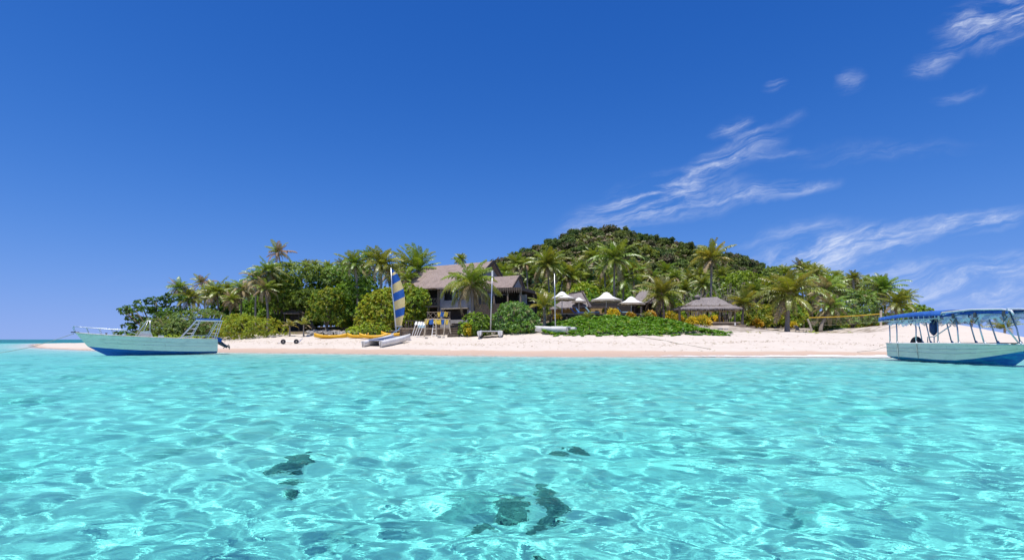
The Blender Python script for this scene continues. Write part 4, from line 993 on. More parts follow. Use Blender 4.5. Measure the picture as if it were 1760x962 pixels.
# ------------------------------------------------------------------ the two-storey house
def house():
    A = Vector((0.88, -0.475, 0)); A.normalize(); N = Vector((A.y, -A.x, 0))        # along the ridge, and outward from the front
    apex = P(847, 449, 76); z0 = 2.9
    org = Vector((apex.x, apex.y, z0)) - A * 0.4
    H = apex.z - z0
    Mx = Matrix(((A.x, -N.x, 0, org.x), (A.y, -N.y, 0, org.y), (A.z, 0, 1, org.z), (0, 0, 0, 1)))   # local x along ridge, y to the back
    root = thing('beach_house', org, 'two storey house with a big grey shingle roof and shaded balconies among the palms', 'house')
    mb = lambda: MB(org, Mx)
    HE = H - 3.55; W = 4.9                        # eave height, half span
    L0, L1 = -12.5, 0.5
    # roof: two slabs, slightly sagging ridge
    b = mb()
    for s in (-1, 1):
        b.slab([(L0, 0, H), (L1, 0, H), (L1 - 0.25, s * (W + 0.7), HE - 0.5), (L0, s * (W + 0.7), HE - 0.5)], (0, 0, -0.22))
    b.build('roof', M['shingle'], root)
    b = mb()
    for s in (-1, 1): b.bar((L1 + 0.06, 0, H + 0.05), (L1 - 0.15, s * (W + 0.8), HE - 0.5), 0.12, 0.35)
    b.build('bargeboard', M['timber_dark'], root)
    # gable wall facing right
    b = mb(); b.slab([(-0.1, -W, HE - 0.25), (-0.1, W, HE - 0.25), (-0.1, 0, H - 0.35)], (-0.15, 0, 0)); b.build('gable', M['gable'], root)
    b = mb(); b.slab([(-0.1, -W + 0.2, 0), (-0.1, W, 0), (-0.1, W, HE - 0.3), (-0.1, -W + 0.2, HE - 0.3)], (-0.2, 0, 0)); b.build('end_wall', M['gable'], root)
    # front: white wall on the right with openings (a frame of piers, sills and lintels), recessed balconies on the left
    F = -W + 0.2
    b = mb()
    for x0, x1, za, zb in ((-5.6, -4.9, 0.0, HE - 0.3), (-0.95, -0.302, 0.0, HE - 0.3), (-4.9, -0.95, 0.0, 1.15), (-4.9, -0.95, 2.75, 3.9), (-3.5, -2.9, 3.9, HE - 0.3), (-4.9, -0.95, HE - 0.9, HE - 0.302)):
        b.box(((x0 + x1) / 2, F + 0.1, (za + zb) / 2), (x1 - x0, 0.2, zb - za))
    b.build('front_wall', M['plaster'], root)
    b = mb(); b.box((-2.9, F - 0.12, 2.72), (4.5, 0.5, 0.14)); b.build('awning', M['timber_pale'], root)
    b = mb(); b.box((-2.9, F + 0.62, 2.9), (4.2, 0.1, 5.0)); b.build('window_shade_sheet', M['shade'], root)  # dark sheet standing in for the shade behind the openings
    b = mb(); b.box((-6.5, 0.2, 2.9), (11.6, 4.5, 5.8)); b.build('inner_wall', M['shade'], root)  # wall block coloured near-black for the shade in the recesses
    b = mb(); b.box((-9.1, -3.55, 3.15), (7.0, 2.9, 0.26)); b.build('balcony_floor', M['timber'], root)
    for x in (-12.3, -10.0, -7.6, -5.75):
        b = mb(); b.box((x, F - 0.1, (HE - 0.5) / 2), (0.24, 0.24, HE - 0.5)); b.build('post', M['timber'], root)
    for z in (3.3,):
        b = mb()
        b.bar((-12.2, F - 0.1, z + 0.95), (-5.8, F - 0.1, z + 0.95), 0.09); b.bar((-12.2, F - 0.1, z + 0.2), (-5.8, F - 0.1, z + 0.2), 0.07)
        for i in range(14):
            x = -12.2 + 6.3 * i / 14
            b.bar((x, F - 0.1, z + 0.2), (x + 0.42, F - 0.1, z + 0.95), 0.06); b.bar((x + 0.42, F - 0.1, z + 0.2), (x, F - 0.1, z + 0.95), 0.06)
        b.build('balcony_railing', M['timber'], root)
    b = mb(); b.box((-9.0, F - 0.9, HE - 0.62), (7.2, 1.6, 0.10)); b.build('balcony_roof', M['timber'], root)
    b = mb(); b.box((-2.9, F + 0.3, 4.6), (1.5, 0.1, 1.3)); b.build('window', M['glass'], root)
    b = mb(); b.box((-1.6, F - 0.06, 0.6), (0.8, 0.1, 0.42)); b.build('sign_board', M['life_blue'], root)
    b = mb(); b.box((-7.6, F - 0.26, 1.6), (0.34, 0.06, 1.5)); b.build('banner', M['life_blue'], root)
    return root
house()
def pavilion():
    apex = P(892, 473, 71); org = Vector((apex.x, apex.y, 2.9)); z = apex.z - 2.9
    A = Vector((0.88, -0.475, 0)).normalized(); N = Vector((A.y, -A.x, 0))
    Mx = Matrix(((A.x, -N.x, 0, org.x), (A.y, -N.y, 0, org.y), (0, 0, 1, org.z), (0, 0, 0, 1)))
    root = thing('gabled_pavilion', org, 'open pavilion with a small steep gable and a dark flat eave right of the house', 'pavilion')
    mb = lambda: MB(org, Mx)
    b = mb()
    for s in (-1, 1): b.slab([(-5.0, 0, z), (0.15, 0, z), (0.0, s * 1.75, z - 1.75), (-5.0, s * 1.75, z - 1.75)], (0, 0, -0.14))
    b.build('roof', M['shingle'], root)
    b = mb(); b.slab([(-0.25, -1.55, z - 1.7), (-0.25, 1.55, z - 1.7), (-0.25, 0, z - 0.2)], (-0.1, 0, 0)); b.build('gable', M['gable'], root)
    b = mb()
    for s in (-1, 1): b.bar((0.2, 0, z + 0.03), (0.05, s * 1.8, z - 1.78), 0.1, 0.24)
    b.build('bargeboard', M['timber_dark'], root)
    b = mb(); b.slab([(-5.2, -2.9, z - 1.75), (1.9, -2.9, z - 1.95), (2.3, 2.6, z - 2.25), (-5.2, 2.4, z - 1.75)], (0, 0, -0.42)); b.build('eave', M['timber_dark'], root)
    b = mb()
    for i in range(22):
        x = -5.1 + 7.0 * i / 21; b.bar((x, -2.98, z - 1.78 - 0.2 * (x + 5) / 7), (x, -2.98, z - 2.45 - 0.2 * (x + 5) / 7), 0.12, 0.04)
    b.build('fascia', M['timber'], root)
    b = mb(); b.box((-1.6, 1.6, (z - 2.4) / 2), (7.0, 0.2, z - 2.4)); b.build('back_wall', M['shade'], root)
    b = mb(); b.box((-1.6, -1.0, 1.55), (6.8, 4.4, 3.1)); b.build('base', M['timber_dark'], root)
    for x, y in ((-4.9, -2.6), (-2.4, -2.6), (-0.3, -2.6), (1.6, -2.6), (1.6, 1.2)):
        b = mb(); b.tube([(x, y, 3.1), (x, y, z - 2.2)], 0.12, 7); b.build('post', M['timber'], root)
    b = mb(); b.box((0.9, -0.6, 3.1 + 0.65), (1.1, 0.15, 1.3)); b.build('screen', M['plaster'], root)
    return root
pavilion()

# ------------------------------------------------------------------ thatched roofs
def hip_thatch(b, ridge0, ridge1, corners, r, thick=0.22, shag=0.16, n=12):
    """four slopes between a ridge and the eave corners c0 (front left) .. c3 (back left), with a shaggy hem"""
    c0, c1, c2, c3 = corners
    def slope(a0, a1, e0, e1):
        rows = []
        for i in range(7):
            u = i / 6; row = []
            for j in range(n + 1):
                v = j / n
                top = a0.lerp(a1, v); bot = e0.lerp(e1, v)
                p = top.lerp(bot, u) + Vector((0, 0, -0.16 * math.sin(math.pi * u)))
                if u > 0: p += Vector((r.uniform(-.03, .03), r.uniform(-.03, .03), r.uniform(-.03, .04)))
                if i == 6: p.z -= r.uniform(0, shag)
                row.append(p)
            rows.append(row)
        rows.append([p + Vector((0, 0, -thick)) - (e0.lerp(e1, j / n) - a0.lerp(a1, j / n)).normalized() * 0.25 for j, p in enumerate(rows[-1])])
        b.loft(rows)
    slope(ridge0, ridge1, c0, c1); slope(ridge1, ridge1, c1, c2); slope(ridge1, ridge0, c2, c3); slope(ridge0, ridge0, c3, c0)
def fringe(b, pts, r, ln=0.35, step=0.10):
    for a, c in zip(pts, pts[1:]):
        L = (c - a).length; k = max(2, int(L / step))
        for i in range(k):
            p = a.lerp(c, i / k); q = a.lerp(c, (i + 0.9) / k)
            d = Vector((r.uniform(-.08, .08), r.uniform(-.08, .08), -ln * r.uniform(0.5, 1.1)))
            b.add([p, q, q.lerp(p, 0.4) + d], [(0, 1, 2)])
def gazebo():
    Y = 71; fl = P(1225, 553, 69).z; org = Vector(((1222 - 880) / FPX * Y, Y, fl))
    root = thing('thatched_gazebo', org, 'open thatched gazebo on a timber platform at the top of the beach', 'gazebo')
    r = random.Random(2); mb = lambda: MB(org)
    x0, x1 = (1181 - 880) / FPX * 69, (1266 - 880) / FPX * 69; y0, y1 = 69.0, 73.6
    b = mb(); b.box(((x0 + x1) / 2, (y0 + y1) / 2 - 0.2, fl - 0.12), (x1 - x0 + 0.5, y1 - y0 + 0.8, 0.24)); b.build('floor', M['timber'], root)
    b = mb(); b.box(((x0 + x1) / 2, (y0 + y1) / 2 - 0.1, fl - 0.95), (x1 - x0 + 0.2, y1 - y0 + 0.4, 1.4)); b.build('plinth', M['timber_dark'], root)
    for x in (x0 + 0.15, x0 + (x1 - x0) * 0.30, x0 + (x1 - x0) * 0.66, x1 - 0.2):
        for y in (y0 + 0.1, y1 - 0.2):
            b = mb(); b.tube([(x, y, fl), (x + r.uniform(-.05, .05), y, fl + 2.35)], [0.11, 0.10], 7); b.build('post', M['timber_dark'] if y > 71 else M['timber'], root)
    b = mb(); ze = fl + 2.1
    b.bar((x0, y0 + 0.1, ze), (x1, y0 + 0.1, ze), 0.14, 0.2); b.bar((x0, y1 - 0.2, ze), (x1, y1 - 0.2, ze), 0.14, 0.2); b.bar((x0, y0 + 0.1, ze - 0.0), (x0, y1 - 0.2, ze), 0.14, 0.2); b.bar((x1, y0 + 0.1, ze), (x1, y1 - 0.2, ze), 0.14, 0.2)
    b.build('beam', M['timber'], root)
    e = 0.75; zl = P(1220, 529, 68.2).z
    C = [Vector((x0 - e, y0 - e, zl - 0.05)), Vector((x1 + e * 0.7, y0 - e, zl)), Vector((x1 + e * 0.7, y1 + e, zl + 0.1)), Vector((x0 - e, y1 + e, zl + 0.1))]
    R0 = P(1200, 512, 71.2); R1 = P(1232, 510, 71.2)
    b = mb(); hip_thatch(b, R0, R1, C, r, n=22); b.build('thatched_roof', M['thatch'], root)
    b = mb(); fringe(b, [C[3], C[0], C[1], C[2]], r, 0.42); b.build('thatch_fringe', M['thatch'], root)
    z_ = -0.32
    b = mb(); fringe(b, [C[0] + Vector((0.3, 0.3, z_)), C[1] + Vector((-0.3, 0.3, z_)), C[2] + Vector((-.3, -.3, z_))], r, 0.3, 0.14); b.build('inner_lining', M['ochre'], root)
    b = mb(); c = R0 + Vector((-0.15, -0.1, 0.12)); b.lathe([(0.02, 0.32), (0.3, 0.22), (0.42, 0.0), (0.3, -0.15)], c, 9); b.build('ridge_cap', M['thatch'], root, True)
    return fl, x0, x1
fl, gx0, gx1 = gazebo()
# steps of the gazebo and the stone path
def steps_gazebo():
    xa, xb = (1214 - 880) / FPX * 67, (1284 - 880) / FPX * 67
    zt = fl - 0.25; root = thing('beach_steps', ((xa + xb) / 2, 66, gz(xa, 63)), 'broad weathered timber steps below the gazebo', 'steps')
    org = root.location; n = 5
    for i in range(n):
        y = 67.9 - i * 1.15; z = zt - 0.05 - (zt - 2.15) * (i + 0.5) / n
        b = MB(org); b.box(((xa + xb) / 2 + 0.35 * i, y, z - 0.28), (xb - xa + 0.6 * i - (1.4 if i > 2 else 0), 1.2, 0.58)); b.build('step', M['timber'] if i < 3 else M['stone'], root)
    b = MB(org); b.tube([(xa + 3.6, 66.8, zt - 0.3), (xa + 3.6, 66.8, zt + 0.1)], 0.10, 8); b.build('lamp_post', M['canvas'], root)
steps_gazebo()
def retaining_wall():
    b = MB(); r = random.Random(6)
    for i in range(16):
        u = i / 15; px = 1196 + 46 * u; py = 556 + 17 * u; Y = 65.2 - 5.5 * u
        p = P(px, py, Y); z = gz(p.x, p.y)
        b.box((p.x, p.y, (p.z + z - 0.3) / 2), (0.42, 0.5, max(0.25, p.z - z + 0.3)), r.uniform(-.4, .4))
    o = b.build('retaining_wall', M['stone'])
    tag(o, 'low pale stone wall sloping down beside the gazebo steps to the sand', 'wall')
retaining_wall()
def picnic_table(px, py, Y, label, w=1.7, rz=0.0):
    z = fl; x = (px - 880) / FPX * Y
    root = thing('picnic_table', (x, Y, z), label, 'table', 'furniture in the gazebo', rz)
    b = MB(); b.box((0, 0, 0.74), (w, 0.8, 0.06)); b.build('tabletop', M['timber_dark'], root)
    for s in (-1, 1):
        b = MB(); b.box((s * w * 0.38, 0, 0.37), (0.1, 0.7, 0.68)); b.build('leg', M['timber_dark'], root)
        b = MB(); b.box((0, s * 0.68, 0.44), (w, 0.28, 0.05)); b.box((0, s * 0.68, 0.21), (w * 0.8, 0.06, 0.42)); b.build('bench', M['timber_dark'], root)
picnic_table(1198, 548, 70.6, 'dark table with benches in the left bay of the gazebo', 1.9)
picnic_table(1215, 548, 71.8, 'dark table with benches in the middle of the gazebo', 1.6)
def wooden_chair(px, Y, label, rz):
    x = (px - 880) / FPX * Y
    root = thing('wooden_chair', (x, Y, fl), label, 'chair', 'furniture in the gazebo', rz)
    b = MB(); b.box((0, 0, 0.45), (0.5, 0.5, 0.05)); b.build('seat', M['timber_dark'], root)
    b = MB()
    for k in range(4): b.box((-0.18 + 0.12 * k, 0.24, 0.75), (0.06, 0.03, 0.6))
    b.box((0, 0.24, 1.03), (0.5, 0.05, 0.08)); b.build('backrest', M['timber_dark'], root)
    for sx in (-1, 1):
        for sy in (-1, 1):
            b = MB(); b.box((sx * 0.21, sy * 0.21, 0.21), (0.06, 0.06, 0.43)); b.build('leg', M['timber_dark'], root)
for i, (px, lab) in enumerate([(1236, 'wooden chair in the right bay of the gazebo, left one of three'), (1244, 'wooden chair in the right bay of the gazebo, middle one of three'), (1252, 'wooden chair by the right corner post of the gazebo, right one of three')]):
    wooden_chair(px, 70.3 + 0.2 * i, lab, 3.1 if i < 2 else 1.9)
def bar_hut():
    Y = 77; z0 = 4.5; org = Vector(((988 - 880) / FPX * Y, Y, z0)); mb = lambda: MB(org); r = random.Random(12)
    root = thing('bar_hut', org, 'low hut with a steep grey thatched roof and ochre wall behind the parasols', 'hut')
    R0 = P(978, 505, 77); R1 = P(1003, 500.5, 77)
    C = [P(944, 530, 74.5), P(1012, 526, 74.0), P(1019, 514, 79), P(958, 514, 80)]
    C[2].z = C[1].z + 0.1; C[3].z = C[0].z + 0.1
    b = mb(); hip_thatch(b, R0, R1, C, r, n=20); b.build('thatched_roof', M['thatch'], root)
    b = mb(); fringe(b, [C[3], C[0], C[1], C[2]], r, 0.35); b.build('thatch_fringe', M['thatch'], root)
    b = mb(); b.tube([R1 + Vector((-.3, 0, .05)), R1.lerp(C[1], 0.5) + Vector((0, 0, 0.08)), C[1]], [0.1, 0.1, 0.08], 6); b.bar(R0 + Vector((0, 0, .06)), R1 + Vector((0.1, 0, .06)), 0.25, 0.14); b.build('ridge_cap', M['timber_dark'], root)
    xa, xb = (948 - 880) / FPX * 76, (1062 - 880) / FPX * 76
    b = mb(); b.box(((xa + xb) / 2, 76.2, z0 + 0.55), (xb - xa, 0.25, 1.5)); b.build('wall', M['ochre'], root)
    b = mb(); b.box(((xa + xb) / 2 + 2, 76.5, z0 + 1.5), (xb - xa - 4.2, 0.2, 0.25)); b.build('beam', M['timber_dark'], root)
    b = mb(); b.box(((1026 - 880) / FPX * 76, 76.05, z0 + 0.75), (0.5, 0.08, 0.55)); b.build('window', M['shade'], root)
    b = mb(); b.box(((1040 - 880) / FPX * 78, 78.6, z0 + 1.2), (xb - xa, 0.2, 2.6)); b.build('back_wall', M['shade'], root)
bar_hut()
def far_roof():
    org = Vector(((1118 - 880) / FPX * 80, 80, 4.2)); mb = lambda: MB(org); r = random.Random(15)
    root = thing('lean_to_hut', org, 'dark open hut with a slanting grey thatched roof right of the parasols', 'hut')
    R0 = P(1100, 499, 80); R1 = P(1112, 498, 80)
    C = [P(1084, 521, 77), P(1136, 523, 77), P(1137, 519, 83), P(1084, 519, 83)]
    for c in C: c.z = P(0, 521, 79).z
    b = mb(); hip_thatch(b, R0, R1, C, r, n=14); b.build('thatched_roof', M['thatch'], root)
    xa, xb = (1088 - 880) / FPX * 79, (1132 - 880) / FPX * 79
    b = mb(); b.box(((xa + xb) / 2, 81.5, 5.4), (xb - xa, 0.2, 3.0)); b.build('back_wall', M['shade'], root)
    for x in (xa, (xa + xb) / 2, xb):
        b = mb(); b.tube([(x, 78, gz(x, 78)), (x, 78, C[0].z + 0.15)], 0.12, 7); b.build('post', M['timber_dark'], root)
far_roof()
def small_hut():
    p = P(500, 545, 79); z = gz(p.x, 79); org = Vector((p.x, 79, z)); mb = lambda: MB(org)
    root = thing('garden_hut', org, 'little hut with a flat verandah and pointed roof hidden under the big trees', 'hut')
    top = P(511, 528, 80).z; e = P(0, 539, 78).z
    cx = (509 - 880) / FPX * 80
    b = mb(); b.slab([(cx, 80.4, top), (cx - 1.9, 78.9, e + 0.1), (cx + 1.3, 78.9, e + 0.1)], (0, 0.1, 0)); b.slab([(cx, 80.4, top), (cx + 1.3, 78.9, e + .1), (cx + 1.3, 82.5, e + .1)], (0, 0, -0.1)); b.build('roof', M['shingle'], root)
    xa, xb = (489 - 880) / FPX * 78, (516 - 880) / FPX * 78
    b = mb(); b.box(((xa + xb) / 2, 78.4, e), (xb - xa, 1.6, 0.12)); b.build('verandah_roof', M['timber'], root)
    b = mb(); b.box(((xa + xb) / 2, 79.6, (z + e) / 2 - .05), (xb - xa - 0.3, 0.2, e - z - .12)); b.build('wall', M['shade'], root)
    for x in (xa + 0.1, xb - 0.1):
        b = mb(); b.box((x, 77.8, (z + e) / 2 - .05), (0.14, 0.14, e - z - .12)); b.build('post', M['timber_dark'], root)
small_hut()

# ------------------------------------------------------------------ the sun deck
DECK_Z = P(1000, 540, 66).z
def sun_deck():
    xa, xb = (944 - 880) / FPX * 66, (1108 - 880) / FPX * 66
    org = Vector(((xa + xb) / 2, 68, DECK_Z)); mb = lambda: MB(org)
    root = thing('sun_deck', org, 'dark timber sun deck running along the top of the green bank', 'deck')
    b = mb()
    for i in range(40):
        y = 66.1 + i * 0.24; b.box(((xa + xb) / 2, y, DECK_Z - 0.03), (xb - xa, 0.21, 0.05))
    b.build('boards', M['timber'], root)
    b = mb(); b.box(((xa + xb) / 2, 65.94, DECK_Z - 0.14), (xb - xa, 0.08, 0.24)); b.box(((xa + xb) / 2, 66.3, DECK_Z - 0.75), (xb - xa, 0.1, 0.9)); b.build('fascia', M['timber_dark'], root)
    b = mb(); b.bar((xa + 1, 65.86, DECK_Z + 0.06), (xb, 65.86, DECK_Z + 0.06), 0.1, 0.08); b.build('kerb_rail', M['steel_dark'], root)
    for i in range(7):
        x = xa + 0.3 + (xb - xa - 0.6) * i / 6
        b = mb(); b.box((x, 66.0, (gz(x, 66) + DECK_Z) / 2 - 0.2), (0.2, 0.2, max(0.3, DECK_Z - gz(x, 66) + 0.4))); b.build('post', M['timber_dark'], root)
sun_deck()
def bollard(px, py0, py1, Y, label):
    a = P(px, py0, Y); z = min(gz(a.x, Y), P(px, py1, Y).z)
    b = MB((a.x, Y, z)); b.tube([(a.x, Y, z - 0.2), (a.x, Y, a.z - 0.06), (a.x, Y, a.z)], [0.15, 0.14, 0.10], 8)
    o = b.build('timber_post', M['timber_dark']); o.location = (a.x, Y, z)
    tag(o, label, 'post', 'dark posts along the deck and path')
bollard(1041, 528, 546, 65.5, 'dark timber post at the deck front just left of the tall parasol pole')
bollard(1102, 527, 547, 65.7, 'dark timber post at the right end of the sun deck')
bollard(1141, 532, 550, 67, 'blackened post between the deck and the gazebo, left of two')
bollard(1168, 526, 553, 66, 'tall blackened post just left of the gazebo')
def parasol(px, py_top, half, Y, pole_py, label):
    k = Y / FPX; top = P(px, py_top, Y); R_ = half * k; z0 = DECK_Z if Y < 76 else DECK_Z
    root = thing('parasol', (top.x, Y, z0), label, 'parasol', 'white parasols on the sun deck')
    h = top.z - z0
    b = MB(); b.tube([(0, 0, 0), (0, 0, h - 0.05)], 0.05, 8); b.build('pole', M['alu_white'], root)
    prof = [(0.05, 0.0), (0.18, -0.03), (0.42, -0.145), (0.66, -0.205), (0.86, -0.235), (1.0, -0.25)]
    rows = []; lows = []
    for (u, dz) in prof:
        row = []
        for i in range(25):
            a = 2 * math.pi * i / 24 + 0.3; q = R_ * u * (1 - 0.07 * u * abs(math.sin(4 * a - 1.2)))
            row.append(Vector((q * math.cos(a), q * math.sin(a), h + dz * R_ * 1.9)))
        rows.append(row)
    b = MB(); b.loft(rows); b.build('canopy', M['canvas'], root)
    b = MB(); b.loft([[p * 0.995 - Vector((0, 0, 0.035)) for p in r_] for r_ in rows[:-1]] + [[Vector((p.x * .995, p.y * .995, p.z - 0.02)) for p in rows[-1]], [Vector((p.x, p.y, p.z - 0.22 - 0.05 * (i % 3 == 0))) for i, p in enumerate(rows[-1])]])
    b.build('underside_shade', M['canvas_shade'], root)  # second skin under the canopy, carrying its shade as colour
    for i in range(8):
        a = 2 * math.pi * i / 8 + 0.3
        b = MB(); b.bar((0.05 * math.cos(a), 0.05 * math.sin(a), h - 0.5), (R_ * 0.9 * math.cos(a), R_ * 0.9 * math.sin(a), h - 0.45 * R_ - 0.08), 0.03); b.build('rib', M['timber'], root)
    b = MB(); b.lathe([(0.32, 0.0), (0.32, 0.08), (0.08, 0.14), (0.08, 0.3)], (0, 0, 0), 12); b.build('base', M['steel_dark'], root)
parasol(966, 501, 25, 69, 545, 'leftmost white parasol, its canopy crossed by the bare grey mast')
parasol(995, 511, 13, 74, 535, 'smallest white parasol, farthest back in front of the thatched hut')
parasol(1042, 502, 28, 67.5, 540, 'widest white parasol with a pale pole at the front of the deck')
parasol(1085, 509.5, 24, 69, 540, 'rightmost white parasol near the end of the deck')
def lounger(px, Y, label, m, rz):
    x = (px - 880) / FPX * Y
    root = thing('sun_lounger', (x, Y, DECK_Z), label, 'sun lounger', 'loungers on the sun deck', rz)
    b = MB(); b.box((0.35, 0, 0.30), (1.35, 0.62, 0.06)); b.box((-0.30, 0, 0.30), (0.1, 0.62, 0.06)); b.build('frame', M['timber_dark'], root)
    b = MB(); b.box((0.38, 0, 0.38), (1.3, 0.58, 0.10)); b.build('seat', M[m], root)
    b = MB(); b.box((-0.53, 0, 0.68), (0.85, 0.58, 0.10), 0, (0, R(52), 0)); b.build('backrest', M[m], root)
    for sx in (-0.25, 0.95):
        for sy in (-0.26, 0.26):
            b = MB(); b.box((sx, sy, 0.14), (0.07, 0.07, 0.28)); b.build('leg', M['timber_dark'], root)
lounger(991, 69.2, 'dark blue sun lounger, left of the pair under the smallest parasol', 'blue_cloth', -0.25)
lounger(1000, 69.6, 'blue sun lounger, right of the pair under the smallest parasol', 'sky_cloth', -0.25)
lounger(1017, 68.4, 'pale aqua sun lounger stretched out between the smallest and the widest parasol', 'aqua_cloth', 0.0)
lounger(1072, 68.0, 'pale aqua sun lounger under the rightmost parasol', 'aqua_cloth', -0.2)

# ------------------------------------------------------------------ stairs, racks and things at the foot of the house
def beach_stairs():
    Y1, Y0 = 65.5, 58.0; xa, xb = (771 - 880) / FPX * 58.5, (790 - 880) / FPX * 58.5
    z0 = gz(xa, Y0); z1 = P(780, 556, Y1).z; org = Vector(((xa + xb) / 2, Y0, z0))
    root = thing('wooden_stairs', org, 'narrow weathered wooden stairs climbing from the sand to the house', 'stairs')
    n = 8
    for i in range(n):
        u = i / (n - 1); y = Y0 + (Y1 - Y0) * u; z = z0 + 0.15 + (z1 - z0 - .15) * u
        b = MB(org); b.box(((xa + xb) / 2 - 0.45 * u, y, z), (xb - xa, 0.8, 0.09)); b.box(((xa + xb) / 2 - 0.45 * u, y + 0.38, z - 0.15), (xb - xa - .02, 0.05, 0.24)); b.build('tread', M['timber'], root)
    for s, nm in ((xa, 0), (xb, 1)):
        b = MB(org); b.bar((s, Y0 - 0.3, z0 + 0.02), (s - 0.45, Y1, z1 - 0.1), 0.10, 0.3); b.build('stringer', M['timber_dark'], root)
beach_stairs()
def terrace():
    """timber retaining wall and terrace floor under the house"""
    xa, xb = (688 - 880) / FPX * 60.5, (771 - 880) / FPX * 60.5
    z = P(730, 563.5, 60.5).z; org = Vector(((xa + xb) / 2, 60.5, gz((xa + xb) / 2, 60)))
    root = thing('terrace_wall', org, 'timber terrace edge with a plank wall below the house', 'terrace'); mb = lambda: MB(org)
    b = mb(); b.box(((xa + xb) / 2, 62.5, z - 0.05), (xb - xa, 4.0, 0.14)); b.build('floor', M['timber'], root)
    b = mb(); b.box(((xa + xb) / 2, 60.56, z - 0.06), (xb - xa + .1, 0.1, 0.16)); b.build('edge_beam', M['timber_pale'], root)
    b = mb()
    for i in range(5): b.box(((xa + xb) / 2, 60.75 + 0.004 * i, z - 0.24 - 0.2 * i), (xb - xa - 0.1, 0.08, 0.18))
    b.build('plank_wall', M['timber'], root)
    for i in range(6):
        x = xa + (xb - xa) * i / 5
        b = mb(); b.box((x, 60.6, (z + gz(x, 60.5)) / 2 - 0.3), (0.16, 0.16, z - gz(x, 60.5) + 0.5)); b.build('post', M['timber_dark'], root)
    b = mb(); zz = P(0, 551, 63.5).z
    for i in range(13):
        x = xa + (xb - xa) * 0.72 * i / 12; b.bar((x, 63.6, z), (x, 63.6, zz), 0.09)
    b.bar((xa, 63.6, zz), (xa + (xb - xa) * 0.72, 63.6, zz), 0.10); b.bar((xa, 63.6, z + 0.25), (xa + (xb - xa) * 0.72, 63.6, z + 0.25), 0.08)
    b.build('railing', M['timber_dark'], root)
terrace()
def vest_mesh(mt):
    b = MB()
    for s in (-1, 1):
        b.box((s * 0.11, 0, -0.32), (0.19, 0.10, 0.46)); b.bar((s * 0.12, 0, 0.02), (s * 0.12, 0.06, -0.1), 0.10, 0.05)
    b.box((0, 0.09, -0.27), (0.38, 0.06, 0.5))
    return b
def life_vest(p, mt, label, rz):
    o = vest_mesh(mt).build('life_vest', M[mt]); o.location = p; o.rotation_euler = (0, 0.35 * math.sin(11 * p[0]), rz); q_ = 0.8 + 0.25 * abs(math.sin(7 * p[0])); o.scale = (q_, q_, q_)
    tag(o, label, 'life vest', 'life vests hung up to dry')
def drying_rack():
    Y = 59.2; xa, xb = (733 - 880) / FPX * Y, (771 - 880) / FPX * Y; z0 = gz(xa, Y); zt = P(750, 549, Y).z
    org = Vector(((xa + xb) / 2, Y, z0)); root = thing('drying_rack', org, 'pole rack on the sand hung with life vests', 'rack'); mb = lambda: MB(org)
    b = mb(); b.tube([(xa - 0.2, Y, zt), ((xa + xb) / 2, Y, zt + 0.03), (xb + 0.2, Y, zt)], 0.055, 6); b.build('rail', M['timber_pale'], root)
    for x, dx in ((xa, -0.25), (xa + 1.05, 0.1), (xb - 0.35, -0.2), (xb, 0.3)):
        for dy in (-0.35, 0.35):
            b = mb(); b.tube([(x + dx, Y + dy, gz(x, Y) - 0.1), (x, Y, zt + 0.05)], 0.05, 6); b.build('leg', M['timber_pale'], root)
    r = random.Random(4)
    cols = ['life_yellow', 'life_blue', 'life_yellow', 'life_yellow', 'life_blue', 'life_yellow']
    pos = ['at the left end of', 'second from the left on', 'third from the left on', 'fourth from the left on', 'second from the right on', 'at the right end of']
    for i, c in enumerate(cols):
        x = xa + 0.1 + (xb - xa - 0.3) * i / 5
        life_vest((x, Y - 0.02, zt + 0.02), c, f"{'yellow' if c == 'life_yellow' else 'blue'} life vest {pos[i]} the pole rack", r.uniform(-0.5, 0.5))
drying_rack()
def upper_rail():
    Y = 63.3; xa, xb = (735 - 880) / FPX * Y, (773 - 880) / FPX * Y; zt = P(0, 536.5, Y).z; z0 = P(0, 549, Y).z
    org = Vector(((xa + xb) / 2, Y, z0)); root = thing('terrace_rail', org, 'crossed pole railing of the upper terrace hung with vests', 'railing'); mb = lambda: MB(org)
    b = mb(); b.tube([(xa - 0.1, Y, zt), (xb + 0.1, Y, zt)], 0.05, 6); b.tube([(xa - 0.1, Y, z0 + 0.1), (xb + 0.1, Y, z0 + 0.1)], 0.05, 6); b.build('rail', M['timber'], root)
    b = mb()
    for i in range(4):
        x = xa + (xb - xa) * i / 4; w = (xb - xa) / 4
        b.tube([(x, Y + 0.02, z0 + 0.1), (x + w, Y + 0.02, zt)], 0.035, 5); b.tube([(x + w, Y - 0.02, z0 + 0.1), (x, Y - 0.02, zt)], 0.035, 5)
    b.build('brace', M['timber'], root)
    for x in (xa, (xa + xb) / 2, xb):
        b = mb(); b.box((x, Y, (gz(x, Y) + zt) / 2), (0.12, 0.12, zt - gz(x, Y))); b.build('post', M['timber_dark'], root)
    for i, (c, n) in enumerate((('life_yellow', 'left of three'), ('life_blue', 'middle of three'), ('life_yellow', 'right of three'))):
        life_vest((xa + (xb - xa) * (0.52 + 0.17 * i), Y - 0.08, zt + 0.02), c, f"{'yellow' if c == 'life_yellow' else 'blue'} life vest on the upper terrace railing, {n}", 0.2 * i)
upper_rail()
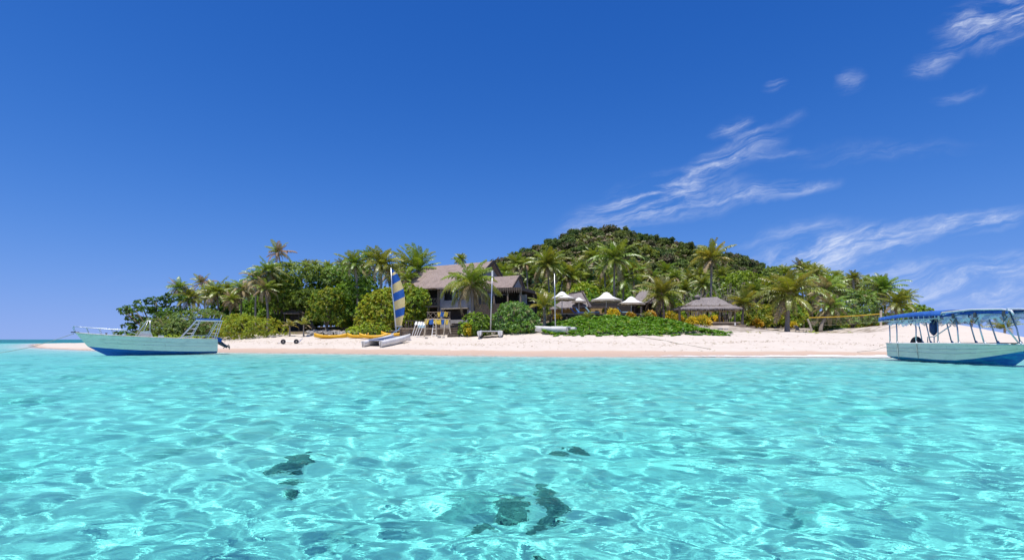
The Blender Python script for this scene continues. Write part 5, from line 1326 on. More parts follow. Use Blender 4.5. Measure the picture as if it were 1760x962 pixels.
def paddle(px0, py0, px1, py1, label):
    Y = 59.0; a = P(px0, py0, Y - 0.4); a.z = gz(a.x, a.y); c = P(px1, py1, Y + 0.6)
    root = thing('paddle', a, label, 'paddle', 'white paddles leaning at the terrace'); d = (c - a)
    b = MB(); b.tube([(0, 0, 0), d * 0.78], 0.03, 6); b.build('shaft', M['gel'], root)
    b = MB(); n = d.normalized(); s = Vector((1, 0, 0)); q = (s - n * s.dot(n)).normalized(); e = d * 0.76
    b.slab([e - q * 0.05, e + d * 0.06 - q * 0.13, e + d * 0.22 - q * 0.11, e + d * 0.24, e + d * 0.22 + q * 0.11, e + d * 0.06 + q * 0.13, e + q * 0.05], (0, 0.03, 0)); b.build('blade', M['gel'], root)
for i, (x0, x1) in enumerate(((707, 716), (711, 721), (715, 725), (719, 730))):
    paddle(x0, 574, x1, 552 + i * 0.3, 'white paddle leaning on the terrace, ' + ('leftmost of four', 'second from the left of four', 'third from the left of four', 'rightmost of four')[i])
def ladder():
    Y = 58.8; a0, a1 = P(742, 573, Y), P(745.5, 552, Y + 0.7); b0, b1 = P(749, 573, Y), P(751, 552, Y + 0.7)
    for q in (a0, b0): q.z = gz(q.x, q.y)
    root = thing('ladder', (a0 + b0) / 2, 'white boarding ladder propped against the pole rack', 'ladder'); org = root.location
    for p, q in ((a0, a1), (b0, b1)):
        b = MB(org); b.bar(p, q, 0.07, 0.05); b.build('rail', M['gel'], root)
    for i in range(5):
        u = (i + 0.6) / 5.4; b = MB(org); b.bar(a0.lerp(a1, u), b0.lerp(b1, u), 0.08, 0.04); b.build('rung', M['gel'], root)
ladder()
def cooler():
    p = P(725, 548, 62.6); z = P(0, 563.5, 60.5).z + 0.02; root = thing('storage_box', (p.x, 62.6, z), 'pale blue storage box on the terrace below the dark house', 'box')
    b = MB(); b.box((0, 0, 0.32), (0.75, 0.5, 0.62)); b.build('body', M['aqua_cloth'], root)
    b = MB(); b.box((0, 0, 0.67), (0.8, 0.55, 0.09)); b.build('lid', M['gel'], root)
cooler()

# ------------------------------------------------------------------ kayaks, trolley
def kayak(px0, px1, py, Y, label, rz=0.0, dz=0.0):
    k = Y / FPX; L = (px1 - px0) * k; x = ((px0 + px1) / 2 - 880) * k
    z = gz(x, Y) + dz; root = thing('kayak', (x, Y, z), label, 'kayak', 'yellow kayaks lying on the sand', rz)
    rows = []
    for i in range(15):
        u = i / 14; s = math.sin(math.pi * min(max(u, 0.015), 0.985)); w = 0.40 * s ** 0.6; hh = 0.40 + 0.10 * abs(2 * u - 1) ** 2.5; lo = 0.16 * abs(2 * u - 1) ** 3
        rows.append([Vector(((u - 0.5) * L, w * c, lo + hh * (0.5 + 0.5 * q) if q > -1 else lo)) for c, q in ((0.0, -1), (-0.62, -0.8), (-0.95, -0.1), (-1.0, 0.4), (-0.8, 0.9), (-0.45, 0.62 if 0.2 < u < 0.8 else 1.0), (0.45, 0.62 if 0.2 < u < 0.8 else 1.0), (0.8, 0.9), (1.0, 0.4), (0.95, -0.1), (0.62, -0.8), (0.0, -1))])
    b = MB(); b.loft(rows); b.build('hull', M['kayak'], root, True)
    for u in (-0.16, 0.14):
        b = MB(); b.box((u * L, 0, 0.40), (0.42, 0.42, 0.05)); b.box((u * L - 0.24, 0, 0.52), (0.06, 0.40, 0.26)); b.build('seat', M['black'], root)
kayak(540, 597, 574, 62.0, 'yellow kayak lying alone at the left end of the row')
kayak(597, 634, 575, 61.0, 'yellow kayak second from the left, partly behind the next one')
kayak(618, 666, 575, 59.6, 'nearest yellow kayak behind the mast of the striped sail', 0.06)
kayak(655, 695, 571, 61.2, 'yellow kayak farthest to the right, half hidden by the striped sailing boat', -0.04)
def trolley():
    Y = 57.5; x = (497 - 880) / FPX * Y; z = gz(x, Y); root = thing('boat_trolley', (x, Y, z), 'two wheeled launching trolley lying on the sand near the water', 'trolley')
    for i, dx in enumerate((-0.65, 0.70)):
        b = MB(); b.M = Matrix.Translation((dx, 0.2 * i, 0.26)) @ Matrix.Rotation(R(90), 4, 'X') @ Matrix.Rotation(R(20), 4, 'Y')
        b.lathe([(0.10, -0.11), (0.24, -0.13), (0.27, -0.05), (0.27, 0.05), (0.24, 0.13), (0.10, 0.11)], (0, 0, 0), 14); w = b.build('wheel', M['black'], root)
        b = MB(); b.M = Matrix.Translation((dx, 0.2 * i, 0.26)) @ Matrix.Rotation(R(90), 4, 'X') @ Matrix.Rotation(R(20), 4, 'Y'); b.lathe([(0.06, -0.12), (0.06, 0.12)], (0, 0, 0), 10); b.build('hub', M['gel_dull'], root)
    b = MB(); b.tube([(-1.2, -0.1, 0.05), (-0.65, 0, 0.27), (0.7, 0.2, 0.30), (1.15, 0.25, 0.42), (1.4, 0.28, 0.62)], 0.035, 6); b.build('axle', M['alu'], root)
    b = MB(); b.tube([(1.05, -0.1, 0.12), (1.3, 0.3, 0.55)], 0.035, 6); b.build('handle', M['alu'], root)
trolley()
# ------------------------------------------------------------------ beach catamarans
def cat_hull(b, L, w=0.27, h=0.62):
    rows = []
    for i in range(13):
        u = i / 12; s = min(1, (1 - u) * 3.2) ** 0.6 * (0.82 + 0.18 * min(1, u * 3)); ww = w * max(s, 0.05)
        lo = 0.30 * max(0, u - 0.45) ** 1.6 * 1.9 + 0.05 * (1 - u) ** 3; hi = h + 0.16 * u ** 2
        x = (u - 0.5) * L
        rows.append([Vector((x, q * ww, lo + (hi - lo) * v)) for q, v in ((0, 0), (-0.55, 0.16), (-0.9, 0.5), (-1.0, 0.82), (-0.8, 1.0), (0, 1.06), (0.8, 1.0), (1.0, 0.82), (0.9, 0.5), (0.55, 0.16), (0, 0))])
    b.loft(rows); b.add(rows[0][:-1], [tuple(range(10))]); b.add(rows[-1][:-1], [tuple(range(10))[::-1]])
def catamaran(loc, rz, L, beam, mast_h, label, mast_u=0.1, tilt=0.0, boom=False, mast_top=None, hulls='gel', mlean=(0, 0), tramp='navy'):
    root = thing('beach_catamaran', loc, label, 'catamaran', 'beach catamarans drawn up on the sand', rz); root.rotation_euler = (0, -tilt, rz)
    for s in (-1, 1):
        b = MB(); cat_hull(b, L); h = b.build('hull', M[hulls], root, True); h.location = (0, s * beam / 2, 0)
        b = MB(); b.box((-L / 2 - 0.06, 0, 0.30), (0.10, 0.06, 0.55)); b.box((-L / 2 - 0.12, 0, 0.05), (0.14, 0.04, 0.42)); q = b.build('rudder', M['gel_dull'], root); q.location = (0, s * beam / 2, 0)
    x1, x0 = mast_u * L, -L * 0.36
    for x in (x0, x1):
        b = MB(); b.tube([(x, -beam / 2, 0.62), (x, beam / 2, 0.62)], 0.055, 8); b.build('crossbeam', M['alu'], root)
    b = MB(); b.box(((x0 + x1) / 2, 0, 0.625), (x1 - x0 - 0.16, beam - 0.3, 0.02)); b.build('trampoline', M[tramp], root)
    for s in (-1, 1):
        b = MB(); b.tube([(x0, s * beam * 0.44, 0.70), (x1, s * beam * 0.44, 0.70)], 0.035, 6); b.build('side_bar', M['alu_white'], root)
    mx, my = mlean
    foot = Vector((x1, 0, 0.66)); top = Vector((x1 + mx, my, 0.66 + mast_h))
    b = MB(); b.tube([foot, foot.lerp(top, 0.5), top], [0.075, 0.07, 0.045], 8); m = b.build('mast', M['alu'], root, True)
    if mast_top:
        b = MB(); b.tube([top - Vector((0, 0, mast_top)), top + Vector((0, 0, 0.08))], 0.10, 8); b.build('mast_float', M['gel'], root)
    b = MB()
    for s in (-1, 1): b.tube([foot.lerp(top, 0.78), Vector((x1 - 0.45, s * beam / 2, 0.62))], 0.008, 3)
    b.tube([foot.lerp(top, 0.78), Vector((L * 0.42, beam / 2, 0.75))], 0.008, 3); b.tube([foot.lerp(top, 0.78), Vector((L * 0.42, -beam / 2, 0.75))], 0.008, 3)
    b.build('rigging', M['steel_dark'], root)
    return root, foot, top
def sail_cat():
    # stern of the near hull at photo (655, 594), bow at (709, 572)
    Ys, Yb = 51.0, 55.6
    s = P(655, 594, Ys); s.z = gz(s.x, s.y); bw = P(706, 577, Yb); bw.z = gz(bw.x, bw.y)
    d = bw - s; L = d.length; beam = 2.15; rz = math.atan2(d.y, d.x); tilt = math.asin(d.z / L)
    side = Vector((-math.sin(rz), math.cos(rz), 0)); c = (s + bw) / 2 + side * beam / 2
    root, foot, top = catamaran(c, rz, L, beam, 7.0, 'white catamaran with a tall blue and straw striped sail', 0.27, tilt, mlean=(0, 0), tramp='navy')
    bpy.context.view_layer.update()
    # mast stands upright in the world: its foot and top in world space, then into the boat's own frame
    inv = root.matrix_basis.inverted()
    fw = root.matrix_basis @ foot; Ym = fw.y
    tw = P(672, 460, Ym)
    for ch in list(root.children):
        if ch.name.split('.')[0] in ('mast', 'rigging'): D.objects.remove(ch)
    fw = P(681, 571.5, Ym)
    b = MB(); b.tube([fw, P(677.8, 532, Ym), P(674, 500, Ym), tw], [0.075, 0.07, 0.06, 0.045], 8); m = b.build('mast', M['alu'], root, True); m.matrix_basis = inv
    # sail plane: luff along the mast, leech curved out to the right and slightly away
    luff = [(672.3, 462), (673, 480), (674.5, 505), (677, 530), (679.5, 559)]
    def luff_x(y): return float(np.interp(y, [q[1] for q in luff], [q[0] for q in luff]))
    leech = [(672.3, 460), (682.0, 469), (688.5, 481), (693.7, 497), (696.0, 511), (695.9, 527), (694.3, 541), (690.2, 559.5)]
    def leech_x(y): return float(np.interp(y, [q[1] for q in leech], [q[0] for q in leech]))
    # panels: luff y, leech y of each seam, colours between the seams
    seams = [(460.5, 460.5), (471.0, 466.0), (475.0, 469.5), (489.5, 481.0), (505.0, 496.0), (519.0, 509.5), (533.5, 527.0), (547.0, 541.0), (559.5, 559.5)]
    cols = ['sail_blue', 'sail_yellow', 'sail_blue', 'sail_yellow', 'sail_blue', 'sail_yellow', 'sail_blue', 'sail_yellow']
    def pt(u, yl, ye):
        y = yl + (ye - yl) * u; xl, xe = luff_x(yl), leech_x(ye); x = xl + (xe - xl) * u
        return P(x, y, Ym + 0.9 * u + 0.35 * math.sin(math.pi * u))
    first = None
    for i, c_ in enumerate(cols):
        b = MB(); rows = []
        for k in range(5):
            v = k / 4; yl = seams[i][0] + (seams[i + 1][0] - seams[i][0]) * v; ye = seams[i][1] + (seams[i + 1][1] - seams[i][1]) * v
            rows.append([pt(j / 8, yl, ye) for j in range(9)])
        b.loft(rows); o = b.build('sail' if first is None else 'sail_panel', M[c_], first if first else root, True)
        if first is None: o.matrix_basis = inv; first = o
    b = MB(); b.tube([P(679.5, 560.5, Ym), P(691, 560.5, Ym + 0.9)], 0.05, 6); o = b.build('boom', M['alu'], root); o.matrix_basis = inv
    b = MB(); b.tube([P(688, 561, Ym + 0.8), P(684, 567, Ym), P(672, 574, Ym - 1.2)], 0.035, 5); o = b.build('mainsheet', M['sky_cloth'], root); o.matrix_basis = inv
sail_cat()
def mast_cat_left():
    Y = 55.5; x = (842.5 - 880) / FPX * Y; z = gz(x, Y)
    Yc = Y + 0.6
    root, foot, top = catamaran((x, Yc, z), R(90), 4.2, 2.15, P(0, 466, Yc).z - z - 0.66, 'white catamaran seen end on with a thin bare white mast', 0.06, 0.0, mast_top=0.55, mlean=(0, -0.20), hulls='gel', tramp='timber')
mast_cat_left()
def mast_cat_right():
    Y = 56.2; x = (956 - 880) / FPX * Y; z = gz(x, Y)
    root, foot, top = catamaran((x - 0.1, Y, z), R(146), 3.9, 1.9, P(0, 470, Y).z - z - 0.66, 'white catamaran seen from the side with a bare grey mast', 0.0, 0.0, mlean=(0.1, 0), tramp='gel_dull')
mast_cat_right()

# ------------------------------------------------------------------ motor boats
def hull_rows(L, st):
    """st rows: t, half beam, sheer z, chine half, chine z, keel z; the foot of the stem lies back from the bow"""
    out = []
    for (t, hb, zs, cb, zc, zk) in st:
        xs, xc, xk = t * L, t * L * 0.92, t * L * 0.80
        out.append((Vector((xs, hb, zs)), Vector((xc, cb, zc)), Vector((xk, 0, zk))))
    return out
def motor_boat(name, stern, bow, L, st, label, top_mat, bot_mat, deck_mat):
    d = (bow - stern).normalized(); rz = math.atan2(d.y, d.x)
    root = thing(name, (stern.x, stern.y, 0), label, 'boat', None, rz)
    rows = hull_rows(L, st); mir = lambda p: Vector((p.x, -p.y, p.z))
    b = MB()
    for f in (lambda p: p, mir):
        b.loft([[f(a), f(a).lerp(f(c), 0.33) + Vector((0, 0, 0)), f(a).lerp(f(c), 0.66), f(c)] for a, c, k in rows])
    a, c, k = rows[0]; b.add([a, c, k, mir(c), mir(a)], [(0, 1, 2, 3, 4)])
    hull = b.build('hull', M[top_mat], root)
    b = MB(); e = 0.006
    for f in (lambda p: p, mir):
        b.loft([[f(c) + Vector((0, 0, 0.0)), f(c).lerp(f(k), 0.5) + Vector((0, 0, -0.02)), f(k)] for a, c, k in rows])
    b.build('bottom', M[bot_mat], root)
    b = MB(); b.loft([[a + Vector((0, -0.02, -0.06)), Vector((a.x, 0, a.z - 0.03)), mir(a) + Vector((0, 0.02, -0.06))] for a, c, k in rows]); b.build('deck', M[deck_mat], root)
    for f in (lambda p: p, mir):
        b = MB(); b.tube([f(a) for a, c, k in rows], 0.045, 6); b.build('gunwale', M['gel'] if top_mat == 'hull_b' else M['gel_dull'], root, True)
    # spray rail pressed into the side
    b = MB()
    for f in (lambda p: p, mir):
        for q in (0.36, 0.62):
            b.tube([f(a).lerp(f(c), q) * 1.0 + Vector((0, 0.012 if f(a).y > 0 else -0.012, 0)) for a, c, k in rows[:-2]], 0.014, 4)
    b.build('strake', M[top_mat], root)
    return root, rows
def sheer(rows, x):
    xs = [a.x for a, c, k in rows]
    return float(np.interp(x, xs, [a.y for a, c, k in rows])), float(np.interp(x, xs, [a.z for a, c, k in rows]))
def left_boat():
    S = P(372, 0, 46.5); S.z = 0; B = P(129, 0, 41.0); B.z = 0
    L = (B - S).length
    st = [(0, 1.12, 1.33, 1.0, .26, .06), (.15, 1.18, 1.36, 1.05, .27, .03), (.3, 1.2, 1.40, 1.06, .30, 0), (.45, 1.2, 1.46, 1.02, .35, -.03), (.6, 1.14, 1.54, .90, .41, -.05), (.74, .96, 1.62, .66, .50, -.06), (.86, .64, 1.70, .36, .59, -.06), (.95, .28, 1.78, .12, .68, -.03), (1.0, .03, 1.84, .012, .74, 0.02)]
    root, rows = motor_boat('motor_boat', S, B, L, st, 'white and blue open motorboat with a bow rail, nose in the shallows at the left', 'hull_a', 'bottom', 'gel_dull')
    # bow rail
    def rail(sgn):
        b = MB(); pts = []
        for i in range(12):
            x = L * (0.56 + 0.45 * i / 11); hb, z = sheer(rows, min(x, L)); h = 0.08 + 0.40 * min(1, i / 3)
            pts.append(Vector((x, sgn * max(hb - 0.06, 0.02), z + h)))
        b.tube(pts, 0.025, 6); b.build('bow_rail', M['alu'], root, True)
        for i in (3, 5, 7, 9, 11):
            p = pts[i]; hb, z = sheer(rows, min(p.x - 0.12, L)); b = MB(); b.tube([(p.x - 0.15, sgn * max(hb - 0.06, 0.02), z), p], 0.02, 5); b.build('stanchion', M['alu'], root)
    rail(1); rail(-1)
    b = MB(); b.tube([(L * 1.0, -0.05, 1.84 + .48), (L * 1.015, 0, 2.2), (L * 1.0, 0.05, 1.84 + .48)], 0.025, 6); b.tube([(L * 1.015, 0, 2.2), (L, 0, 1.84)], 0.025, 6); b.build('pulpit', M['alu'], root)
    b = MB(); b.box((L * 1.0, 0, 1.86), (0.5, 0.18, 0.08)); b.build('anchor_roller', M['steel_dark'], root)
    b = MB(); b.lathe([(0.07, 0), (0.05, 0.1), (0.09, 0.18), (0.02, 0.2)], (L * 0.8, 0, 1.63), 8); b.build('cleat', M['steel_dark'], root)
    # console and raked windscreen with a low arch
    z = 1.46; xc = L * 0.53
    b = MB(); b.slab([(xc - 0.5, -0.6, z), (xc + 0.6, -0.55, z), (xc + 0.35, -0.5, z + 0.5), (xc - 0.3, -0.5, z + 0.55)], (0, 1.15, 0)); b.build('console', M['gel'], root)
    for s in (-1, 1):
        b = MB(); b.tube([(xc + 0.75, s * 0.62, z + 0.05), (xc - 0.05, s * 0.5, z + 1.35), (xc - 0.42, s * 0.5, z + 1.42)], 0.03, 6); b.tube([(xc - 0.28, s * 0.58, z + 0.05), (xc - 0.28, s * 0.5, z + 1.42)], 0.03, 6); b.tube([(xc + 0.3, s * 0.58, z + 0.1), (xc - 0.16, s * 0.5, z + 1.38)], 0.022, 6); b.build('arch', M['alu'], root, True)
    b = MB(); b.tube([(xc - 0.05, -0.5, z + 1.35), (xc - 0.05, 0.5, z + 1.35)], 0.03, 6); b.tube([(xc + 0.42, -0.56, z + 0.62), (xc + 0.42, 0.56, z + 0.62)], 0.025, 6); b.build('arch_bar', M['alu'], root)
    b = MB(); b.slab([(xc + 0.62, -0.55, z + 0.3), (xc + 0.62, 0.55, z + 0.3), (xc + 0.03, 0.48, z + 1.25), (xc + 0.03, -0.48, z + 1.25)], (0.01, 0, 0.006)); b.build('windscreen', M['glass'], root)
    b = MB(); b.tube([(xc - 0.2, 0, z + 1.4), (xc - 0.2, 0, z + 1.85)], 0.015, 5); b.lathe([(0.05, 0), (0.05, 0.1)], (xc - 0.2, 0, z + 1.8), 8); b.build('antenna', M['alu_white'], root)
    # stern frame with rungs carrying a flat blue top
    zt = P(0, 551, 45.5).z; zb = 1.36
    def leg(x0, x1, s, nm='canopy_leg'):
        b = MB(); b.tube([(x0, s * 1.05, zb), (x1, s * 0.92, zt)], 0.032, 6); b.build(nm, M['alu'], root)
    for s in (-1, 1):
        for x0, x1 in ((2.75, 1.55), (2.0, 1.25), (0.75, -0.05), (0.1, -0.35)): leg(x0, x1, s)
        b = MB()
        for u in (0.3, 0.55, 0.8):
            b.tube([(2.75 - 1.2 * u, s * (1.05 - .13 * u), zb + (zt - zb) * u), (2.0 - .75 * u, s * (1.05 - .13 * u), zb + (zt - zb) * u)], 0.014, 4); b.tube([(0.75 - .8 * u, s * (1.05 - .13 * u), zb + (zt - zb) * u), (.1 - .45 * u, s * (1.05 - .13 * u), zb + (zt - zb) * u)], 0.014, 4)
        b.build('rung', M['alu'], root)
    b = MB(); b.box((0.62, 0, zt + 0.02), (1.9, 1.95, 0.05)); b.tube([(-0.4, -0.95, zt), (1.6, -0.95, zt)], 0.035, 6); b.tube([(-0.4, 0.95, zt), (1.6, 0.95, zt)], 0.035, 6); b.build('canopy_frame', M['alu'], root)
    b = MB(); b.box((0.66, 0, zt + 0.12), (1.75, 1.9, 0.14)); b.build('canopy', M['blue_cloth'], root)
    for x, s in ((1.3, 1), (0.35, 1), (-0.2, 1), (0.5, -1), (-0.35, -1)):
        b = MB(); b.tube([(x, s * 0.85, zt + 0.1), (x - 0.12, s * 0.85, zt + 0.5)], 0.035, 6); b.build('rod_holder', M['alu'], root)
    # low side rails and gear
    for s in (-1, 1):
        b = MB(); b.tube([(0.2, s * 1.08, 1.62), (1.8, s * 1.10, 1.62), (2.9, s * 1.14, 1.44)], 0.022, 5); b.tube([(1.2, s * 1.1, 1.36), (1.2, s * 1.1, 1.62)], 0.02, 5); b.tube([(0.2, s * 1.08, 1.34), (0.2, s * 1.08, 1.62)], 0.02, 5); b.build('side_rail', M['alu'], root)
    b = MB(); b.box((4.1, 0.9, 1.52), (0.4, 0.3, 0.22)); b.box((2.3, 0.8, 1.45), (0.3, 0.3, 0.2)); b.build('locker', M['gel'], root)
    # outboard tilted up, hood wrapped in blue cloth
    b = MB(); b.box((-0.15, 0, 1.28), (0.5, 0.62, 0.36), 0, (0, R(-18), 0)); b.build('engine_cover', M['blue_cloth'], root)
    b = MB(); b.tube([(-0.15, 0, 1.1), (-0.55, 0, 0.8), (-0.85, 0, 0.62)], [0.2, 0.15, 0.12], 8); b.box((-0.62, 0, 0.66), (0.5, 0.3, 0.05), 0, (0, R(-30), 0))
    for k in range(3):
        a = 2.1 * k; b.box((-1.0, 0.14 * math.cos(a), 0.62 + 0.14 * math.sin(a)), (0.05, 0.12, 0.22), 0, (a, 0.3, 0))
    b.tube([(-0.72, 0, 0.75), (-1.05, 0, 0.6)], 0.07, 7); b.tube([(-0.5, 0.25, 0.5), (-0.95, 0.25, 0.85)], 0.03, 5); b.build('outboard', M['steel_dark'], root)
    return root
left_boat()
def right_boat():
    X0 = 24.62; S = Vector((X0, 33.0, 0)); B = Vector((X0 + 0.15, 23.9, 0)); L = (B - S).length
    st = [(0, 1.05, 1.05, .98, .26, -.04), (.12, 1.08, 1.06, 1.0, .25, -.06), (.3, 1.10, 1.07, 1.0, .21, -.1), (.45, 1.10, 1.08, .98, .17, -.12), (.58, 1.08, 1.08, .92, .18, -.13), (.70, 1.00, 1.07, .78, .30, -.12), (.82, .80, 1.06, .52, .50, -.1), (.92, .48, 1.06, .24, .70, -.06), (.98, .18, 1.07, .07, .82, 0), (1.0, .04, 1.08, .01, .86, 0.04)]
    root, rows = motor_boat('canopy_boat', S, B, L, st, 'weathered grey and blue boat under a tubular canopy at the right edge', 'hull_b', 'bottom_b', 'gel')
    xloc = lambda Y: 33.0 - Y
    PORT = -1                                            # the side towards the camera: local y is to the left of the heading
    zt = 2.66
    d = (B - S).normalized(); left = Vector((-d.y, d.x, 0)); PORT = 1 if left.x < 0 else -1
    # posts: base depth on the gunwale, rake toward the stern
    for s in (PORT, -PORT):
        for i, (Yb, rk, yin) in enumerate(((32.7, 0.25, .10), (32.1, 0.28, .10), (30.6, 0.28, .10), (29.05, 0.3, .12), (27.75, 0.42, .12), (26.4, 0.5, .12), (24.95, 0.5, .02))):
            x = xloc(Yb); hb, z = sheer(rows, x)
            b = MB(); b.tube([(x, s * (hb - 0.03), z), (x - rk * 0.45, s * (1.0 - yin * .4), z + 0.8), (x - rk, s * (1.0 - yin), zt)], 0.035, 7); b.tube([(x + 0.10, s * (hb - 0.03), z), (x, s * (hb - .03), z + 0.12)], 0.045, 6); b.build('canopy_post', M['alu'], root, True)
    # stern half: long flat blue cover
    b = MB(); rws = []
    for i in range(9):
        x = -0.55 + 4.75 * i / 8; z = zt + 0.02 + 0.16 * math.sin(math.pi * i / 11)
        rws.append([Vector((x, yy, z + 0.13 * (1 - (yy / 1.15) ** 2) - (0.16 if abs(yy) > 1.14 else 0))) for yy in (-1.15, -1.12, -0.7, 0, 0.7, 1.12, 1.15)])
    b.loft(rws); b.loft([[p - Vector((0, 0, 0.05)) for p in r_] for r_ in rws]); b.build('canopy_cover', M['blue_cloth'], root, True)
    b = MB()
    for s in (-1, 1): b.tube([(-0.6, s * 1.1, zt - 0.22), (4.0, s * 1.1, zt - 0.18)], 0.035, 6)
    for x in (-0.55, 1.0, 2.4, 3.9): b.tube([(x, -1.1, zt - 0.2), (x, 1.1, zt - 0.2)], 0.03, 6)
    for i in range(12):
        x = -0.4 + 4.2 * i / 11; b.tube([(x, PORT * 1.12, zt - 0.2), (x, PORT * 1.13, zt - 0.02)], 0.02, 4)
    b.build('canopy_frame', M['alu'], root)
    # bow half: bent tube hoops with a blue edge
    for s in (-1, 1):
        b = MB(); b.tube([(4.05, s * 1.06, zt - 0.28), (4.0, s * 1.08, zt - 0.05), (4.25, s * 1.08, zt + 0.10), (6.0, s * 1.05, zt + 0.17), (7.6, s * 1.0, zt + 0.10), (8.05, s * 0.98, zt + 0.0), (8.15, s * 0.97, zt - 0.2)], 0.05, 7); b.build('hoop', M['alu_white'], root, True)
    b = MB(); rws = []
    for i in range(8):
        x = 4.2 + 3.75 * i / 7; z = zt + 0.05 + 0.08 * math.sin(math.pi * i / 7)
        rws.append([Vector((x, yy, z - (0.14 if abs(yy) > 1.03 else 0))) for yy in (-1.04, -1.0, -0.5, 0, 0.5, 1.0, 1.04)])
    b.loft(rws); b.loft([[p - Vector((0, 0, 0.05)) for p in r_] for r_ in rws]); b.build('bow_cover', M['blue_cloth'], root, True)
    b = MB()
    for x in (4.3, 5.5, 6.7, 7.9):
        b = MB(); b.tube([(x, -1.05, zt + 0.1), (x, 1.05, zt + 0.1)], 0.035, 6); b.build('cross_tube', M['alu_white'], root)
    # rolled clear curtains
    r = random.Random(9)
    def curtain(xa, xb, za, drop, y, nm='curtain'):
        b = MB(); rws = []; n = 22
        for i in range(n + 1):
            u = i / n; x = xa + (xb - xa) * u; sag = drop * (0.62 + 0.38 * abs(math.sin(u * math.pi * 3.2 + xa))) * (0.8 + 0.2 * math.sin(9 * u))
            rws.append([Vector((x + 0.03 * math.sin(17 * u + k), y + 0.05 * math.sin(11 * u + k * 1.3 + xa), za - sag * k / 5)) for k in range(6)])
        b.loft(rws); b.build(nm, M['vinyl'], root, True)
    for s in (PORT, -PORT):
        curtain(0.2, 1.3, zt - 0.24, 0.30, s * 1.07); curtain(1.3, 2.7, zt - 0.24, 0.42, s * 1.07); curtain(2.7, 3.5, zt - 0.24, 0.26, s * 1.07)
        curtain(4.2, 5.8, zt + 0.02, 0.62, s * 1.0); curtain(5.8, 7.9, zt + 0.02, 0.66, s * 0.97)
    b = MB()
    for x in (4.9, 6.2, 7.75, 2.0, 3.6):
        b.tube([(x - 0.2, PORT * 1.04, zt - 0.28), (x, PORT * 1.06, zt - 0.52), (x + 0.16, PORT * 1.04, zt - 0.24)], 0.03, 5); b.box((x, PORT * 1.05, zt - 0.12), (0.12, 0.06, 0.26))
    b.build('strap', M['steel_dark'], root)
    # hanging fender, rail and gear
    b = MB(); b.tube([(3.45, PORT * 0.9, zt - 0.25), (3.45, PORT * 0.9, zt - 0.42), (3.46, PORT * 0.9, zt - 0.9), (3.47, PORT * 0.9, zt - 1.05), (3.47, PORT * 0.9, zt - 1.15)], [0.03, 0.20, 0.20, 0.12, 0.02], 9); b.build('fender', M['navy'], root, True)
    b = MB(); b.tube([(3.1, PORT * 0.95, 1.06), (3.1, PORT * 0.95, 1.42), (3.6, PORT * 0.95, 1.46), (4.6, PORT * 0.9, 2.05)], 0.03, 6); b.tube([(3.55, PORT * .95, 1.06), (3.55, PORT * .95, 1.45)], 0.03, 6); b.build('grab_rail', M['alu'], root, True)
    b = MB(); b.M = Matrix.Translation((2.0, PORT * 0.75, 1.12)) @ Matrix.Rotation(R(80), 4, 'X'); b.lathe([(0.18, -0.09), (0.33, -0.09), (0.36, 0), (0.33, 0.09), (0.18, 0.09), (0.18, -0.09)], (0, 0, 0), 16, False); b.build('tyre_fender', M['black'], root, True)
    b = MB(); b.box((5.6, PORT * 0.75, 1.10), (1.5, 0.35, 0.07)); b.box((7.3, PORT * 0.55, 1.10), (1.3, 0.35, 0.07)); b.build('side_bench', M['timber_dark'], root)
    for x in (1.0, 2.5):
        b = MB(); hb, z = sheer(rows, x); b.tube([(x, PORT * (hb + 0.03), z), (x, PORT * (hb * 0.985 + 0.015), z - 0.45), (x, PORT * 0.995 + PORT * 0.02, 0.2)], 0.022, 5); b.build('hull_batten', M['gel_dull'], root)
    b = MB(); b.lathe([(0.09, 0), (0.06, 0.08), (0.11, 0.16), (0.02, 0.18)], (8.3, 0, 1.05), 8); b.build('bollard', M['gel_dull'], root)
    b = MB(); b.tube([(7.0, PORT * 0.8, 1.12), (7.6, PORT * 0.6, 1.07), (8.2, PORT * 0.1, 1.14), (8.6, PORT * 0.05, 1.1)], 0.025, 5); b.build('bow_line', M['gel_dull'], root)
    b = MB(); b.box((-0.12, 0, 0.8), (0.3, 0.5, 0.5)); b.tube([(-0.2, 0, 0.7), (-0.28, 0, 0.1)], 0.1, 7); b.build('outboard', M['steel_dark'], root)
    return root
right_boat()
def rope(pts, label, r=0.018, name='mooring_rope'):
    b = MB(); b.tube([Vector(p) for p in pts], r, 5); o = b.build(name, M['rope'], None, True); tag(o, label, 'rope')
a = P(127, 573, 41.0); c = P(-30, 608.5, 45); mid = a.lerp(c, 0.5) - Vector((0, 0, 0.30))
rope([a, a.lerp(c, 0.25) - Vector((0, 0, 0.22)), mid, a.lerp(c, 0.75) - Vector((0, 0, 0.24)), c], 'sagging mooring rope from the left boat bow down to the water', 0.02)
a = Vector((24.1, 33.05, 0.98)); c = P(1473, 602, 40.0); c.z = gz(c.x, c.y) + 0.02
rope([a, a.lerp(c, 0.5) - Vector((0, 0, 0.12)), c], 'thin stern rope running from the canopy boat to the sand', 0.014)
pts = []
for px, Y in ((1085, 53), (1110, 50.5), (1140, 48.3), (1170, 46.0), (1195, 44.3), (1222, 42.5)):
    x = (px - 880) / FPX * Y; pts.append((x, Y, gz(x, Y) + 0.015))
rope(pts, 'dark rope lying across the sand toward the water', 0.028)

